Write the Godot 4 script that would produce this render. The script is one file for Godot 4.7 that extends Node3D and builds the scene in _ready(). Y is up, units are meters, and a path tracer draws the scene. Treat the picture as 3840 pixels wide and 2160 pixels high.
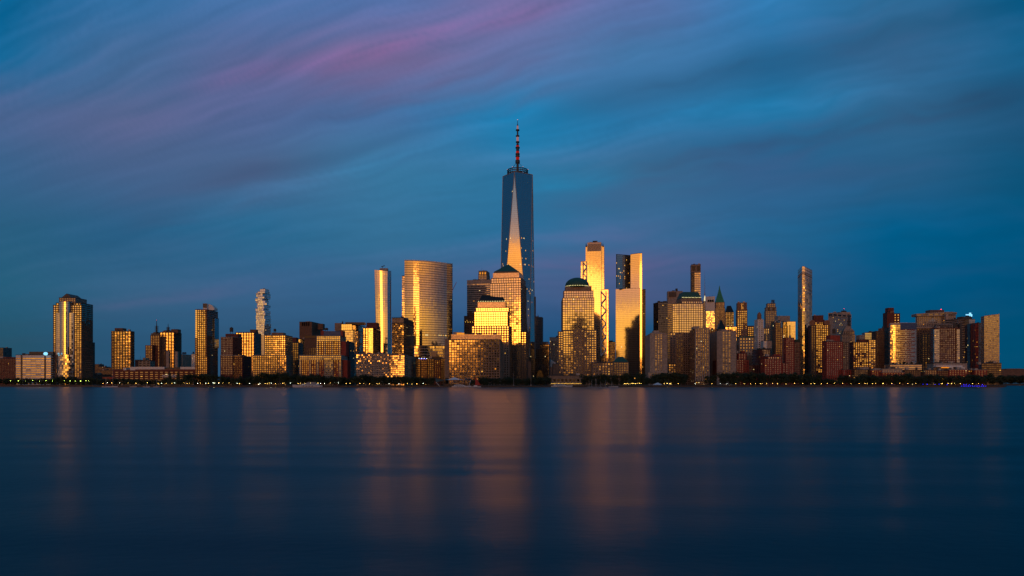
extends Node3D
# A harbour skyline at dusk, seen across a wide river.
const F := 2680.0      # focal length in pixels of the 3840 wide photograph
const HZ := 1436.0     # row of the horizon
const CH := 6.3        # height of the camera above the water
const GY := 2.5        # height of the quay
const SUN_AZ := 14.0   # degrees that the sunset lies to the left of straight behind the camera

# pieces of the photograph that were measured enlarged: left, top, scale
const REG := [[0, 0, 1.0], [0, 1040, 3.2923], [380, 1040, 3.2923], [800, 1040, 3.2923], [1250, 940, 2.6833], [1680, 860, 2.3367], [2050, 860, 2.3367], [2400, 960, 2.7857], [2740, 980, 2.898], [3240, 1080, 3.6233]]
var ox := 0.0
var oy := 0.0
var sc := 1.0
var rng := RandomNumberGenerator.new()
var M := {}
var S := {}
var names := {}
var unit_pane: QuadMesh
var n_each := 0
var n_lit := 0
var built := []

func rg(i: int):
	ox = REG[i][0]; oy = REG[i][1]; sc = REG[i][2]
func U(x: float) -> float: return ox + x / sc
func V(y: float) -> float: return oy + y / sc
func W(u: float, v: float, d: float) -> Vector3: return Vector3((u - 1920.0) / F * d, CH + (HZ - v) / F * d, -d)
func HY(y: float, d: float) -> float: return CH + (HZ - V(y)) / F * d
func at(x: float, y: float, d: float) -> Vector3: return W(U(x), V(y), d)

class MB:
	var v := PackedVector3Array()
	var n := PackedVector3Array()
	var c := PackedColorArray()
	var o := Vector3.ZERO
	func tri(a: Vector3, b: Vector3, d: Vector3, nn: Vector3, col := Color.WHITE):
		if (b - a).cross(d - a).dot(nn) > 0.0:
			v.append(a - o); v.append(d - o); v.append(b - o)
		else:
			v.append(a - o); v.append(b - o); v.append(d - o)
		for i in 3:
			n.append(nn); c.append(col)
	func quad(a: Vector3, b: Vector3, e: Vector3, d: Vector3, nn: Vector3, col := Color.WHITE):
		a -= o; b -= o; e -= o; d -= o
		if (e - a).cross(d - b).dot(nn) > 0.0:
			v.append(a); v.append(e); v.append(b); v.append(a); v.append(d); v.append(e)
		else:
			v.append(a); v.append(b); v.append(e); v.append(a); v.append(e); v.append(d)
		n.append(nn); n.append(nn); n.append(nn); n.append(nn); n.append(nn); n.append(nn)
		c.append(col); c.append(col); c.append(col); c.append(col); c.append(col); c.append(col)
	func qa(a: Vector3, b: Vector3, e: Vector3, d: Vector3, inside: Vector3, col := Color.WHITE):
		var nn := (e - a).cross(d - b)
		if nn.length_squared() < 1e-10: return
		nn = nn.normalized()
		if nn.dot((a + b + e + d) * 0.25 - inside) < 0.0: nn = -nn
		quad(a, b, e, d, nn, col)
	func box(ce: Vector3, x: Vector3, y: Vector3, z: Vector3, col := Color.WHITE):   # half axes
		quad(ce - x - y + z, ce + x - y + z, ce + x + y + z, ce - x + y + z, z.normalized(), col)
		quad(ce - x - y - z, ce + x - y - z, ce + x + y - z, ce - x + y - z, -z.normalized(), col)
		quad(ce + x - y - z, ce + x - y + z, ce + x + y + z, ce + x + y - z, x.normalized(), col)
		quad(ce - x - y - z, ce - x - y + z, ce - x + y + z, ce - x + y - z, -x.normalized(), col)
		quad(ce - x + y - z, ce + x + y - z, ce + x + y + z, ce - x + y + z, y.normalized(), col)
		quad(ce - x - y - z, ce + x - y - z, ce + x - y + z, ce - x - y + z, -y.normalized(), col)
	func bar(p: Vector3, q: Vector3, r: float, r2 := -1.0, seg := 6):
		if r2 < 0.0: r2 = r
		var d := (q - p).normalized()
		var a := d.cross(Vector3.UP if absf(d.y) < 0.9 else Vector3.RIGHT).normalized()
		var b := d.cross(a)
		for i in seg:
			var t0 := TAU * i / seg
			var t1 := TAU * (i + 1) / seg
			var e0 := a * cos(t0) + b * sin(t0)
			var e1 := a * cos(t1) + b * sin(t1)
			qa(p + e0 * r, p + e1 * r, q + e1 * r2, q + e0 * r2, (p + q) * 0.5)
			if r2 > 0.02: tri(q, q + e0 * r2, q + e1 * r2, d)
			tri(p, p + e0 * r, p + e1 * r, -d)
	func lathe(ce: Vector3, prof: Array, seg := 24):   # profile of [radius, height]
		for k in prof.size() - 1:
			var r0: float = prof[k][0]
			var h0: float = prof[k][1]
			var r1: float = prof[k + 1][0]
			var h1: float = prof[k + 1][1]
			var sl := Vector2(h1 - h0, -(r1 - r0)).normalized()
			for i in seg:
				var t0 := TAU * i / seg
				var t1 := TAU * (i + 1) / seg
				var d0 := Vector3(cos(t0), 0, sin(t0))
				var d1 := Vector3(cos(t1), 0, sin(t1))
				var dm := (d0 + d1).normalized()
				var nn := (dm * sl.x + Vector3.UP * sl.y).normalized()
				quad(ce + d0 * r0 + Vector3.UP * h0, ce + d1 * r0 + Vector3.UP * h0, ce + d1 * r1 + Vector3.UP * h1, ce + d0 * r1 + Vector3.UP * h1, nn)
	func mesh(m: Material) -> ArrayMesh:
		var am := ArrayMesh.new()
		if v.is_empty(): return am
		var ar := []
		ar.resize(Mesh.ARRAY_MAX)
		ar[Mesh.ARRAY_VERTEX] = v; ar[Mesh.ARRAY_NORMAL] = n; ar[Mesh.ARRAY_COLOR] = c
		am.add_surface_from_arrays(Mesh.PRIMITIVE_TRIANGLES, ar)
		am.surface_set_material(0, m)
		return am

func put(mb: MB, called: String, m: Material, parent: Node, stuff := false) -> MeshInstance3D:
	var o := MeshInstance3D.new()
	o.mesh = mb.mesh(m); o.name = called
	o.cast_shadow = GeometryInstance3D.SHADOW_CASTING_SETTING_ON
	parent.add_child(o, true)
	if stuff: o.set_meta("kind", "stuff")
	return o
func mbuild(b: Dictionary) -> MB:
	var m := MB.new()
	m.o = b.base
	return m
func numbered(s: String) -> String:
	if not names.has(s):
		names[s] = 0
		return s
	names[s] += 1
	return "%s_%03d" % [s, names[s]]
func thing(called: String, label: String, category: String, p: Vector3, group := "") -> Node3D:
	var o := Node3D.new()
	o.name = numbered(called)
	add_child(o)
	o.position = p
	o.set_meta("label", label); o.set_meta("category", category)
	if group != "": o.set_meta("group", group)
	return o
# a building context: D metres from the camera, yaw degrees that its front is turned to the left
func bld(called: String, label: String, xc: float, d: float, yaw := 0.0, category := "building", group := "") -> Dictionary:
	var p := at(xc, 0, d)
	p.y = GY
	var r := thing(called, label, category, p, group)
	var b := {"root": r, "base": p, "D": d, "yaw": deg_to_rad(yaw), "each": 0, "fp": [], "top": -1.0}
	built.append(b)
	return b

func srgb(r: float, g: float, b: float) -> Color: return Color(r, g, b).linear_to_srgb()
func mat(called: String, c: Color, rough := 0.85, metal := 0.0, tex: Texture2D = null, sca := 0.05) -> StandardMaterial3D:
	var m := StandardMaterial3D.new()
	m.resource_name = called
	m.albedo_color = srgb(c.r, c.g, c.b)
	m.roughness = rough; m.metallic = metal
	m.vertex_color_use_as_albedo = true
	if tex:
		m.albedo_texture = tex
		m.uv1_triplanar = true; m.uv1_world_triplanar = true
		m.uv1_scale = Vector3.ONE * sca
	M[called] = m
	return m
func glow(called: String, c: Color, e: float) -> StandardMaterial3D:
	var m := StandardMaterial3D.new()
	m.resource_name = called
	m.albedo_color = c * 0.6
	m.emission_enabled = true; m.emission = c; m.emission_energy_multiplier = e
	M[called] = m
	return m

# ------------------------------------------------------------------ facades
func pick(d, m: Material, b: Dictionary) -> MB:
	if d is MB: return d
	if not d.has(m): d[m] = mbuild(b)
	return d[m]
func facade(b: Dictionary, wd, gd, part: Node, A: Vector3, B: Vector3, C: Vector3, D: Vector3, st: Dictionary):
	var w := pick(wd, st.w, b)
	var g := pick(gd, st.g, b)
	var rt := (B - A) + (C - D)
	var up := (D - A) + (C - B)
	var n := rt.cross(up).normalized()
	var wid := maxf((B - A).length(), (C - D).length())
	var hei := ((D - A).length() + (C - B).length()) * 0.5
	rt = rt.normalized(); up = up.normalized()
	var nc := maxi(1, roundi((wid - 2.0 * st.get("mx", 0.0)) / st.cw))
	var nr := maxi(1, roundi((hei - st.get("mt", 0.0) - st.get("mb", 0.0)) / st.ch))
	var ms: float = st.get("mx", 0.0) / wid
	var m0: float = st.get("mb", 0.0) / hei
	var m1: float = 1.0 - st.get("mt", 0.0) / hei
	var wf: float = st.wf
	var hf: float = st.hf
	var rec: float = st.get("rec", 0.25)
	var tilt: float = st.get("tilt", 0.004)
	var lit: float = st.get("lit", 0.0)
	var rows: Dictionary = st.get("rows", {})
	var vary: float = st.get("vary", 0.2)
	var sp := 0.0
	var pier := st.has("pier")
	var pcol: Color = st.get("pier", Color.WHITE)
	for j in nc + 1:
		var s0 := ms + (j + 0.5 - wf * 0.5) / nc * (1.0 - 2.0 * ms)
		var s1 := ms + (j + 0.5 + wf * 0.5) / nc * (1.0 - 2.0 * ms)
		if j == nc: s0 = 1.0
		var k := 1.0 + rng.randf_range(-0.05, 0.05)
		var col := Color(k, k, k)
		if pier: col *= pcol
		w.quad(A.lerp(B, sp), A.lerp(B, s0), D.lerp(C, s0), D.lerp(C, sp), n, col)
		if j == nc: break
		sp = s1
		var a0 := A.lerp(B, s0)
		var a1 := A.lerp(B, s1)
		var d0 := D.lerp(C, s0)
		var d1 := D.lerp(C, s1)
		var tp := 0.0
		for i in nr + 1:
			var t0 := m0 + (i + 0.5 - hf * 0.5) / nr * (m1 - m0)
			var t1 := m0 + (i + 0.5 + hf * 0.5) / nr * (m1 - m0)
			if i == nr: t0 = 1.0
			var pa := a0.lerp(d0, t0)
			var pb := a1.lerp(d1, t0)
			k = 1.0 + rng.randf_range(-0.06, 0.06)
			w.quad(a0.lerp(d0, tp), a1.lerp(d1, tp), pb, pa, n, Color(k, k, k))
			if i == nr: break
			tp = t1
			var pc := a1.lerp(d1, t1)
			var pd := a0.lerp(d0, t1)
			var inn := n * -rec
			if rec > 0.0:
				w.quad(pa, pb, pb + inn, pa + inn, up)
				w.quad(pd, pc, pc + inn, pd + inn, -up)
				w.quad(pa, pd, pd + inn, pa + inn, rt)
				w.quad(pb, pc, pc + inn, pb + inn, -rt)
			var tx := rng.randfn(0.0, tilt)
			var ty := rng.randfn(0.0, tilt)
			var pw := (pb - pa).length() * 0.5
			var ph := (pd - pa).length() * 0.5
			var chance: float = lit
			if rows.has(i): chance = rows[i]
			var is_lit := rng.randf() < chance
			var nn := (n - rt * tx - up * ty).normalized()
			k = 1.0 + rng.randf_range(-vary, vary)
			if vary > 0.1:      # drawn blinds and open sashes
				var odd := rng.randf()
				if odd < 0.11: k *= 0.5
				elif odd > 0.93: k *= 1.22
			var px: float = maxf(pw, ph) * 2.0 / b.D * F
			if (is_lit and n_lit < 1400) or (px >= 6.5 and b.each < 300 and n_each < 5000 and st.get("each", true)):
				var q := MeshInstance3D.new()
				q.mesh = unit_pane
				var cen: Vector3 = (pa + pc) * 0.5 + inn - b.base
				var lk := 0.62 if is_lit else 1.0
				q.transform = Transform3D(Basis(rt * pw * 2.0 * lk, (up - nn * up.dot(nn)) * ph * 2.0 * lk, nn), cen + n * (0.02 if is_lit else 0.0))
				q.material_override = M[["lit_warm", "lit_pale", "lit_warm", "lit_gold"][rng.randi() % 4]] if is_lit else st.g
				q.name = "lit_window" if is_lit else "window"
				part.add_child(q, true)
				if is_lit:
					n_lit += 1
					g.quad(pa + inn, pb + inn, pc + inn, pd + inn, n, Color(k, k, k))
				else:
					b.each += 1; n_each += 1
			else:
				g.quad(pa + inn - n * (-tx * pw - ty * ph), pb + inn - n * (tx * pw - ty * ph), pc + inn - n * (tx * pw + ty * ph), pd + inn - n * (-tx * pw + ty * ph), (n + rt * tx + up * ty).normalized(), Color(k, k, k))

# one block of a building. Pixels xa..xb of its front, top row yt, bottom row yb (or the quay)
func tier(b: Dictionary, xa: float, xb: float, yt: float, yb: float, st: Dictionary, o := {}) -> MeshInstance3D:
	var d: float = b.D + o.get("dz", 0.0)
	var th: float = b.yaw + deg_to_rad(o.get("yaw", 0.0))
	var r := Vector3(cos(th), 0, sin(th))
	var bk := Vector3(sin(th), 0, -cos(th))
	var ka := (U(xa) - 1920.0) / F
	var kb := (U(xb) - 1920.0) / F
	var cx := (ka + kb) * 0.5 * d
	var fl := Vector3(cx, 0, -d) + r * ((ka * d - cx) / (r.x + ka * r.z))
	var fr := Vector3(cx, 0, -d) + r * ((kb * d - cx) / (r.x + kb * r.z))
	var dep: float = o.get("dep", 28.0)
	if o.has("xs"):
		var xs: float = o.xs
		var ks := (U(xs) - 1920.0) / F
		var p := fr if xs > xb else fl
		dep = (-ks * p.z - p.x) / (bk.x + ks * bk.z)
		if dep < 5.0 or dep > 110.0:
			print("side of ", b.root.name, " ", o.get("n", "tier"), " depth ", dep)
			dep = clampf(absf(dep), 8.0, 70.0)
	var y1 := HY(yt, d)
	var y1r := HY(o.get("ytr", yt), d)
	var y0 := GY if yb <= 0.0 else HY(yb, d)
	var bl := fl + bk * dep
	var br := fr + bk * dep
	b.fp = [fl, fr, br, bl]; b.y = y1; b.y0 = y0; b.r = r; b.bk = bk
	return walls(b, [fl, fr, br, bl], y0, [y1, y1r, y1r, y1], st, o)

func walls(b: Dictionary, fp: Array, y0: float, tops: Array, st: Dictionary, o := {}) -> MeshInstance3D:
	var low: float = tops.min()
	if low > b.get("top", 1e9):
		b.top = low; b.top_fp = fp
	var w := {st.w: mbuild(b)}
	var g := {}
	var part := MeshInstance3D.new()
	part.name = o.get("n", "tower_block")
	b.root.add_child(part, true)
	var cnt := fp.size()
	var cen := Vector3.ZERO
	for p in fp: cen += p
	cen /= cnt
	for i in cnt:
		var p: Vector3 = fp[i]
		var q: Vector3 = fp[(i + 1) % cnt]
		var nrm := Vector3(-(q - p).z, 0, (q - p).x).normalized()   # outward: p is on the left seen from outside
		var A := Vector3(p.x, y0, p.z)
		var B := Vector3(q.x, y0, q.z)
		var C := Vector3(q.x, tops[(i + 1) % cnt], q.z)
		var D := Vector3(p.x, tops[i], p.z)
		var seen := nrm.dot(-(p + q) * 0.5) > -30.0
		var s2: Dictionary = st
		if i > 0 and o.has("flank"): s2 = o.flank
		if seen and not s2.has("blank"):
			facade(b, w, g, part, A, B, C, D, s2)
		else:
			pick(w, s2.w if seen else st.w, b).quad(A, B, C, D, nrm)
	for m in w:
		if m == st.w: part.mesh = w[m].mesh(m)
		elif not w[m].v.is_empty(): put(w[m], "side_wall", m, part)
	for m in g:
		if not g[m].v.is_empty(): put(g[m], "glazing", m, part, true)
	# the roof slab with its coping
	var rf := mbuild(b)
	var oh: float = o.get("oh", 0.25)
	var hh: float = o.get("rh", 0.9)
	var lo := []
	var hi := []
	for i in cnt:
		var p: Vector3 = fp[i]
		var e := (p - cen).normalized() * oh * 1.4
		lo.append(Vector3(p.x, tops[i] + 0.003, p.z) + e)
		hi.append(Vector3(p.x, tops[i] + hh, p.z) + e)
	var mid: Vector3 = cen + Vector3.UP * (tops[0] + tops[2 % cnt]) * 0.5
	for i in cnt:
		var j := (i + 1) % cnt
		rf.qa(lo[i], lo[j], hi[j], hi[i], mid)
		rf.tri(hi[i], hi[j], mid + Vector3.UP * hh, Vector3.UP)
		rf.tri(lo[i], lo[j], mid, Vector3.DOWN)
	put(rf, "roof_coping", o.get("rm", st.get("rm", M.roof)), part)
	return part

# a curved or many-sided wall: points on the ground plan, left to right as seen, closed behind
func curve(b: Dictionary, pts: Array, y0: float, tops: Array, st: Dictionary, o := {}) -> MeshInstance3D:
	return walls(b, pts, y0, tops, st, o)
func inset(fp: Array, k: float) -> Array:
	var c := Vector3.ZERO
	for p in fp: c += p
	c /= fp.size()
	return fp.map(func(p): return c + (p - c) * k)
# solid between two outlines of equal count
func frustum(b: Dictionary, called: String, lo: Array, y0: float, hi: Array, y1: float, m: Material) -> MeshInstance3D:
	var w := mbuild(b)
	b.capped = true
	var c := Vector3.ZERO
	for p in lo: c += p
	c = c / lo.size() + Vector3.UP * (y0 + y1) * 0.5
	var cnt := lo.size()
	for i in cnt:
		var j := (i + 1) % cnt
		var a: Vector3 = lo[i] + Vector3.UP * y0
		var e: Vector3 = lo[j] + Vector3.UP * y0
		var f: Vector3 = hi[j] + Vector3.UP * y1
		var g: Vector3 = hi[i] + Vector3.UP * y1
		var nn := (e - a).cross(g - a)
		if nn.length() < 1e-4: nn = (e - a).cross(f - a)
		nn = nn.normalized()
		if nn.dot((a + e) * 0.5 - c) < 0: nn = -nn
		w.quad(a, e, f, g, nn)
		w.tri(f, g, c + Vector3.UP * (y1 - y0) * 0.5, Vector3.UP)
	return put(w, called, m, b.root)
func tank(b: Dictionary, x: float, y_top: float, y_bot: float, d: float, wpx: float):
	var p := at(x, y_bot, d)
	var h := at(x, y_top, d).y - p.y
	var r := wpx / sc / F * d * 0.5
	var legs := h * 0.3
	var t := mbuild(b)
	t.lathe(p, [[r, legs], [r, h * 0.84], [r * 1.05, h * 0.84], [0.05, h]], 14)
	t.lathe(p, [[0.0, legs], [r, legs]], 14)
	var k := put(t, "water_tank", M.tank, b.root)
	for i in 4:
		var l := mbuild(b)
		var q := p + Vector3(cos(i * PI / 2 + 0.6), 0, sin(i * PI / 2 + 0.6)) * r * 0.8
		l.bar(q - Vector3.UP * 0.5, q + Vector3.UP * legs, 0.18)
		put(l, "leg", M.steel, k)
func mast(b: Dictionary, x: float, y_top: float, y_bot: float, d: float, r := 0.5, lamp := false):
	var t := mbuild(b)
	var p := at(x, y_bot, d) - Vector3.UP
	var q := at(x, y_top, d)
	t.bar(p, p.lerp(q, 0.55), r, r * 0.75)
	t.bar(p.lerp(q, 0.55), q, r * 0.5, r * 0.2)
	for i in 6:
		var e := p.lerp(q, 0.12 + i * 0.085)
		t.box(e, Vector3(r * 1.8, 0, 0), Vector3(0, 0.35, 0), Vector3(0, 0, r * 1.8))
	var m := put(t, "antenna", M.steel, b.root)
	if lamp: beacon(b, q, m, "red")
func beacon(b: Dictionary, p: Vector3, parent: Node, colour := "red", size := 0.9):
	var t := mbuild(b)
	t.lathe(p, [[0.0, -size * 0.5], [size * 0.4, -size * 0.3], [size * 0.4, size * 0.3], [0.0, size * 0.5]], 8)
	put(t, "beacon_light", M["lamp_" + colour], parent)
func plant(b: Dictionary, xa: float, xb: float, yt: float, yb: float, m: Material, called := "roof_plant", dz := 8.0, dep := 12.0) -> MeshInstance3D:
	var d: float = b.D + dz
	var p := at(xa, yt, d)
	var q := at(xb, yb, d)
	var t := mbuild(b)
	t.box((p + q) * 0.5 + Vector3(0, -0.5, -dep * 0.5), Vector3((q.x - p.x) * 0.5, 0, 0), Vector3(0, (p.y - q.y) * 0.5 + 0.5, 0), Vector3(0, 0, dep * 0.5))
	return put(t, called, m, b.root)

# a solid with a drawn outline (pixels), d metres away and dep metres thick
func prism(b: Dictionary, called: String, px: Array, d: float, dep: float, m: Material, parent: Node = null) -> MeshInstance3D:
	var t := mbuild(b)
	var c := Vector3.ZERO
	var f := []
	for q in px:
		f.append(at(q[0], q[1], d))
		c += f[-1]
	c /= f.size()
	var back := Vector3(0, 0, -dep)
	for i in f.size():
		var p: Vector3 = f[i]
		var q: Vector3 = f[(i + 1) % f.size()]
		t.tri(c, p, q, Vector3(0, 0, 1))
		t.tri(c + back, p + back, q + back, Vector3(0, 0, -1))
		t.qa(p, q, q + back, p + back, c + back * 0.5)
	return put(t, called, m, parent if parent else b.root)

# lift houses, fans and aerials on the flat roofs
func roof_things():
	var r := RandomNumberGenerator.new()
	r.seed = 314
	for b in built:
		if b.has("capped") or not b.has("top_fp") or b.top_fp.size() != 4: continue
		var fp: Array = b.top_fp
		var wid := (fp[1] - fp[0] as Vector3).length()
		if wid < 9.0: continue
		var rd := (fp[1] - fp[0] as Vector3).normalized()
		var bd := (fp[3] - fp[0] as Vector3).normalized()
		var y: float = b.top + 0.9
		for i in clampi(int(wid / 9.0), 1, 5):
			var s := r.randf_range(0.12, 0.88)
			var q := r.randf_range(0.25, 0.7)
			var p: Vector3 = fp[0].lerp(fp[1], s) + (fp[3] - fp[0]) * q
			var hx := r.randf_range(1.2, minf(4.2, wid * 0.12))
			var hy := r.randf_range(0.8, 2.2)
			var t := mbuild(b)
			t.box(Vector3(p.x, y + hy - 0.05, p.z), rd * hx, Vector3.UP * hy, bd * r.randf_range(1.2, 3.0))
			put(t, "roof_unit", [M.concrete, M.roof, M.granite_dark, M.pale_metal][r.randi() % 4], b.root)
		if r.randf() < 0.4:
			var p: Vector3 = fp[0].lerp(fp[1], r.randf_range(0.2, 0.8)) + (fp[3] - fp[0]) * 0.5
			var t := mbuild(b)
			var h := r.randf_range(5.0, 11.0)
			t.bar(Vector3(p.x, y - 0.1, p.z), Vector3(p.x, y + h, p.z), 0.22, 0.1, 5)
			t.bar(Vector3(p.x - 1.2, y + h * 0.7, p.z), Vector3(p.x + 1.2, y + h * 0.7, p.z), 0.1, 0.1, 4)
			put(t, "aerial", M.steel, b.root)
		# a railing along the roof edge
		var rl := mbuild(b)
		var a: Vector3 = fp[0] + Vector3.UP * (y + 1.0)
		var e: Vector3 = fp[1] + Vector3.UP * (y + 1.0)
		rl.bar(a, e, 0.07, 0.07, 4)
		for i in int(wid / 4.0) + 1:
			var p := a.lerp(e, i / float(int(wid / 4.0) + 1))
			rl.bar(p, p - Vector3.UP, 0.06, 0.06, 4)
		put(rl, "railing", M.steel, b.root)
# where the line from p along d crosses a pixel column
func ray_to(p: Vector3, d: Vector3, x: float) -> Vector3:
	var k := (U(x) - 1920.0) / F
	return p + d * ((-k * p.z - p.x) / (d.x + k * d.z))

# what stands behind a stretch of the shore, for telling trees and lamps apart
func stretch(u: float) -> String:
	var z := [[355.0, "by the gabled tower"], [560.0, "before the gold windowed balcony tower"], [730.0, "before the long college building"], [830.0, "below the tall orange brick tower"], [945.0, "before the stepped water tank building"], [1110.0, "before the orange grid block"], [1300.0, "before the cream and brick block"], [1520.0, "before the low mosaic block"], [1660.0, "before the dark brick finned hotel"], [1900.0, "near the tensile roofed ferry landing"], [2110.0, "beside the glass arch cove"], [2400.0, "beside the restaurant row moorings"], [2560.0, "by the pale tower and white tent"], [2680.0, "before the ribbed pale tower"], [2780.0, "before the blank sided pale tower"], [3000.0, "before the red terraced block"], [3180.0, "before the broad red block"], [3300.0, "before the gold window block"], [3450.0, "before the curved balcony block"], [3600.0, "before the museum wing"], [3790.0, "before the last brick rows"]]
	for q in z:
		if u < q[0]: return q[1]
	return "on the low island"

# ------------------------------------------------------------------ sky
const GRID := [
	[[5, 98, 148], [60, 112, 165], [82, 115, 170], [95, 115, 172], [120, 110, 162], [98, 113, 168], [52, 122, 178], [50, 105, 150], [10, 90, 135]],
	[[25, 105, 155], [78, 108, 155], [98, 104, 152], [122, 105, 152], [102, 114, 165], [72, 118, 168], [45, 110, 160], [58, 102, 146], [30, 98, 143]],
	[[80, 100, 145], [88, 103, 146], [86, 104, 152], [76, 110, 160], [32, 128, 182], [50, 115, 165], [36, 115, 164], [52, 106, 150], [36, 86, 126]],
	[[62, 98, 140], [76, 98, 140], [78, 101, 142], [62, 118, 160], [52, 120, 165], [62, 112, 155], [58, 99, 145], [46, 94, 136], [16, 85, 125]],
	[[46, 95, 130], [46, 95, 135], [46, 104, 145], [60, 113, 154], [48, 112, 157], [68, 105, 150], [42, 100, 145], [2, 92, 138], [0, 85, 128]],
	[[42, 94, 125], [58, 98, 135], [62, 98, 139], [56, 98, 140], [72, 96, 141], [80, 91, 135], [42, 86, 131], [2, 85, 130], [0, 80, 122]],
	[[42, 82, 106], [46, 84, 118], [50, 84, 118], [48, 76, 118], [30, 78, 122], [14, 77, 117], [8, 77, 114], [0, 80, 118], [0, 78, 115]],
	[[42, 74, 96], [44, 78, 108], [46, 78, 110], [42, 72, 110], [26, 74, 114], [12, 75, 113], [6, 76, 112], [0, 79, 116], [0, 77, 113]]]
# long thin bands of cloud: from, to, half width, brighter or darker, added rose
const BANDS := [[2150.0, 390.0, 3400.0, 110.0, 62.0, -0.17, 0.004], [2100.0, 520.0, 3400.0, 330.0, 60.0, 0.07, -0.004], [2400.0, 660.0, 3840.0, 330.0, 75.0, -0.18, 0.008], [950.0, 735.0, 1900.0, 440.0, 36.0, 0.15, -0.003], [900.0, 650.0, 1700.0, 500.0, 46.0, -0.10, 0.003], [1750.0, 610.0, 2350.0, 560.0, 42.0, 0.0, 0.016], [2050.0, 690.0, 2300.0, 670.0, 34.0, 0.16, -0.018], [1850.0, 1010.0, 2700.0, 985.0, 44.0, -0.02, 0.036], [380.0, 1150.0, 860.0, 1085.0, 28.0, 0.0, 0.026], [1400.0, 980.0, 2350.0, 860.0, 30.0, 0.02, 0.020], [2300.0, 760.0, 3300.0, 640.0, 40.0, -0.06, 0.004], [60.0, 480.0, 900.0, 420.0, 60.0, 0.0, 0.008], [500.0, 780.0, 1000.0, 640.0, 55.0, -0.03, 0.009]]
# twilight sky where the sun went down: elevation in degrees, colour
const WEST := [[0.0, 1.0, 0.34, 0.05], [1.5, 1.5, 0.57, 0.07], [3.0, 2.3, 0.94, 0.11], [4.5, 2.7, 1.17, 0.15], [5.8, 2.2, 0.93, 0.17], [6.7, 1.30, 0.55, 0.24], [7.8, 1.30, 0.51, 0.22], [9.0, 1.95, 0.72, 0.13], [10.6, 2.4, 0.86, 0.13], [11.6, 1.3, 0.56, 0.26], [12.8, 0.56, 0.42, 0.43], [14.5, 0.35, 0.36, 0.45], [17.0, 0.25, 0.30, 0.42], [22.0, 0.18, 0.24, 0.36], [32.0, 0.09, 0.16, 0.30], [50.0, 0.04, 0.12, 0.25], [90.0, 0.02, 0.10, 0.22]]

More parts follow.
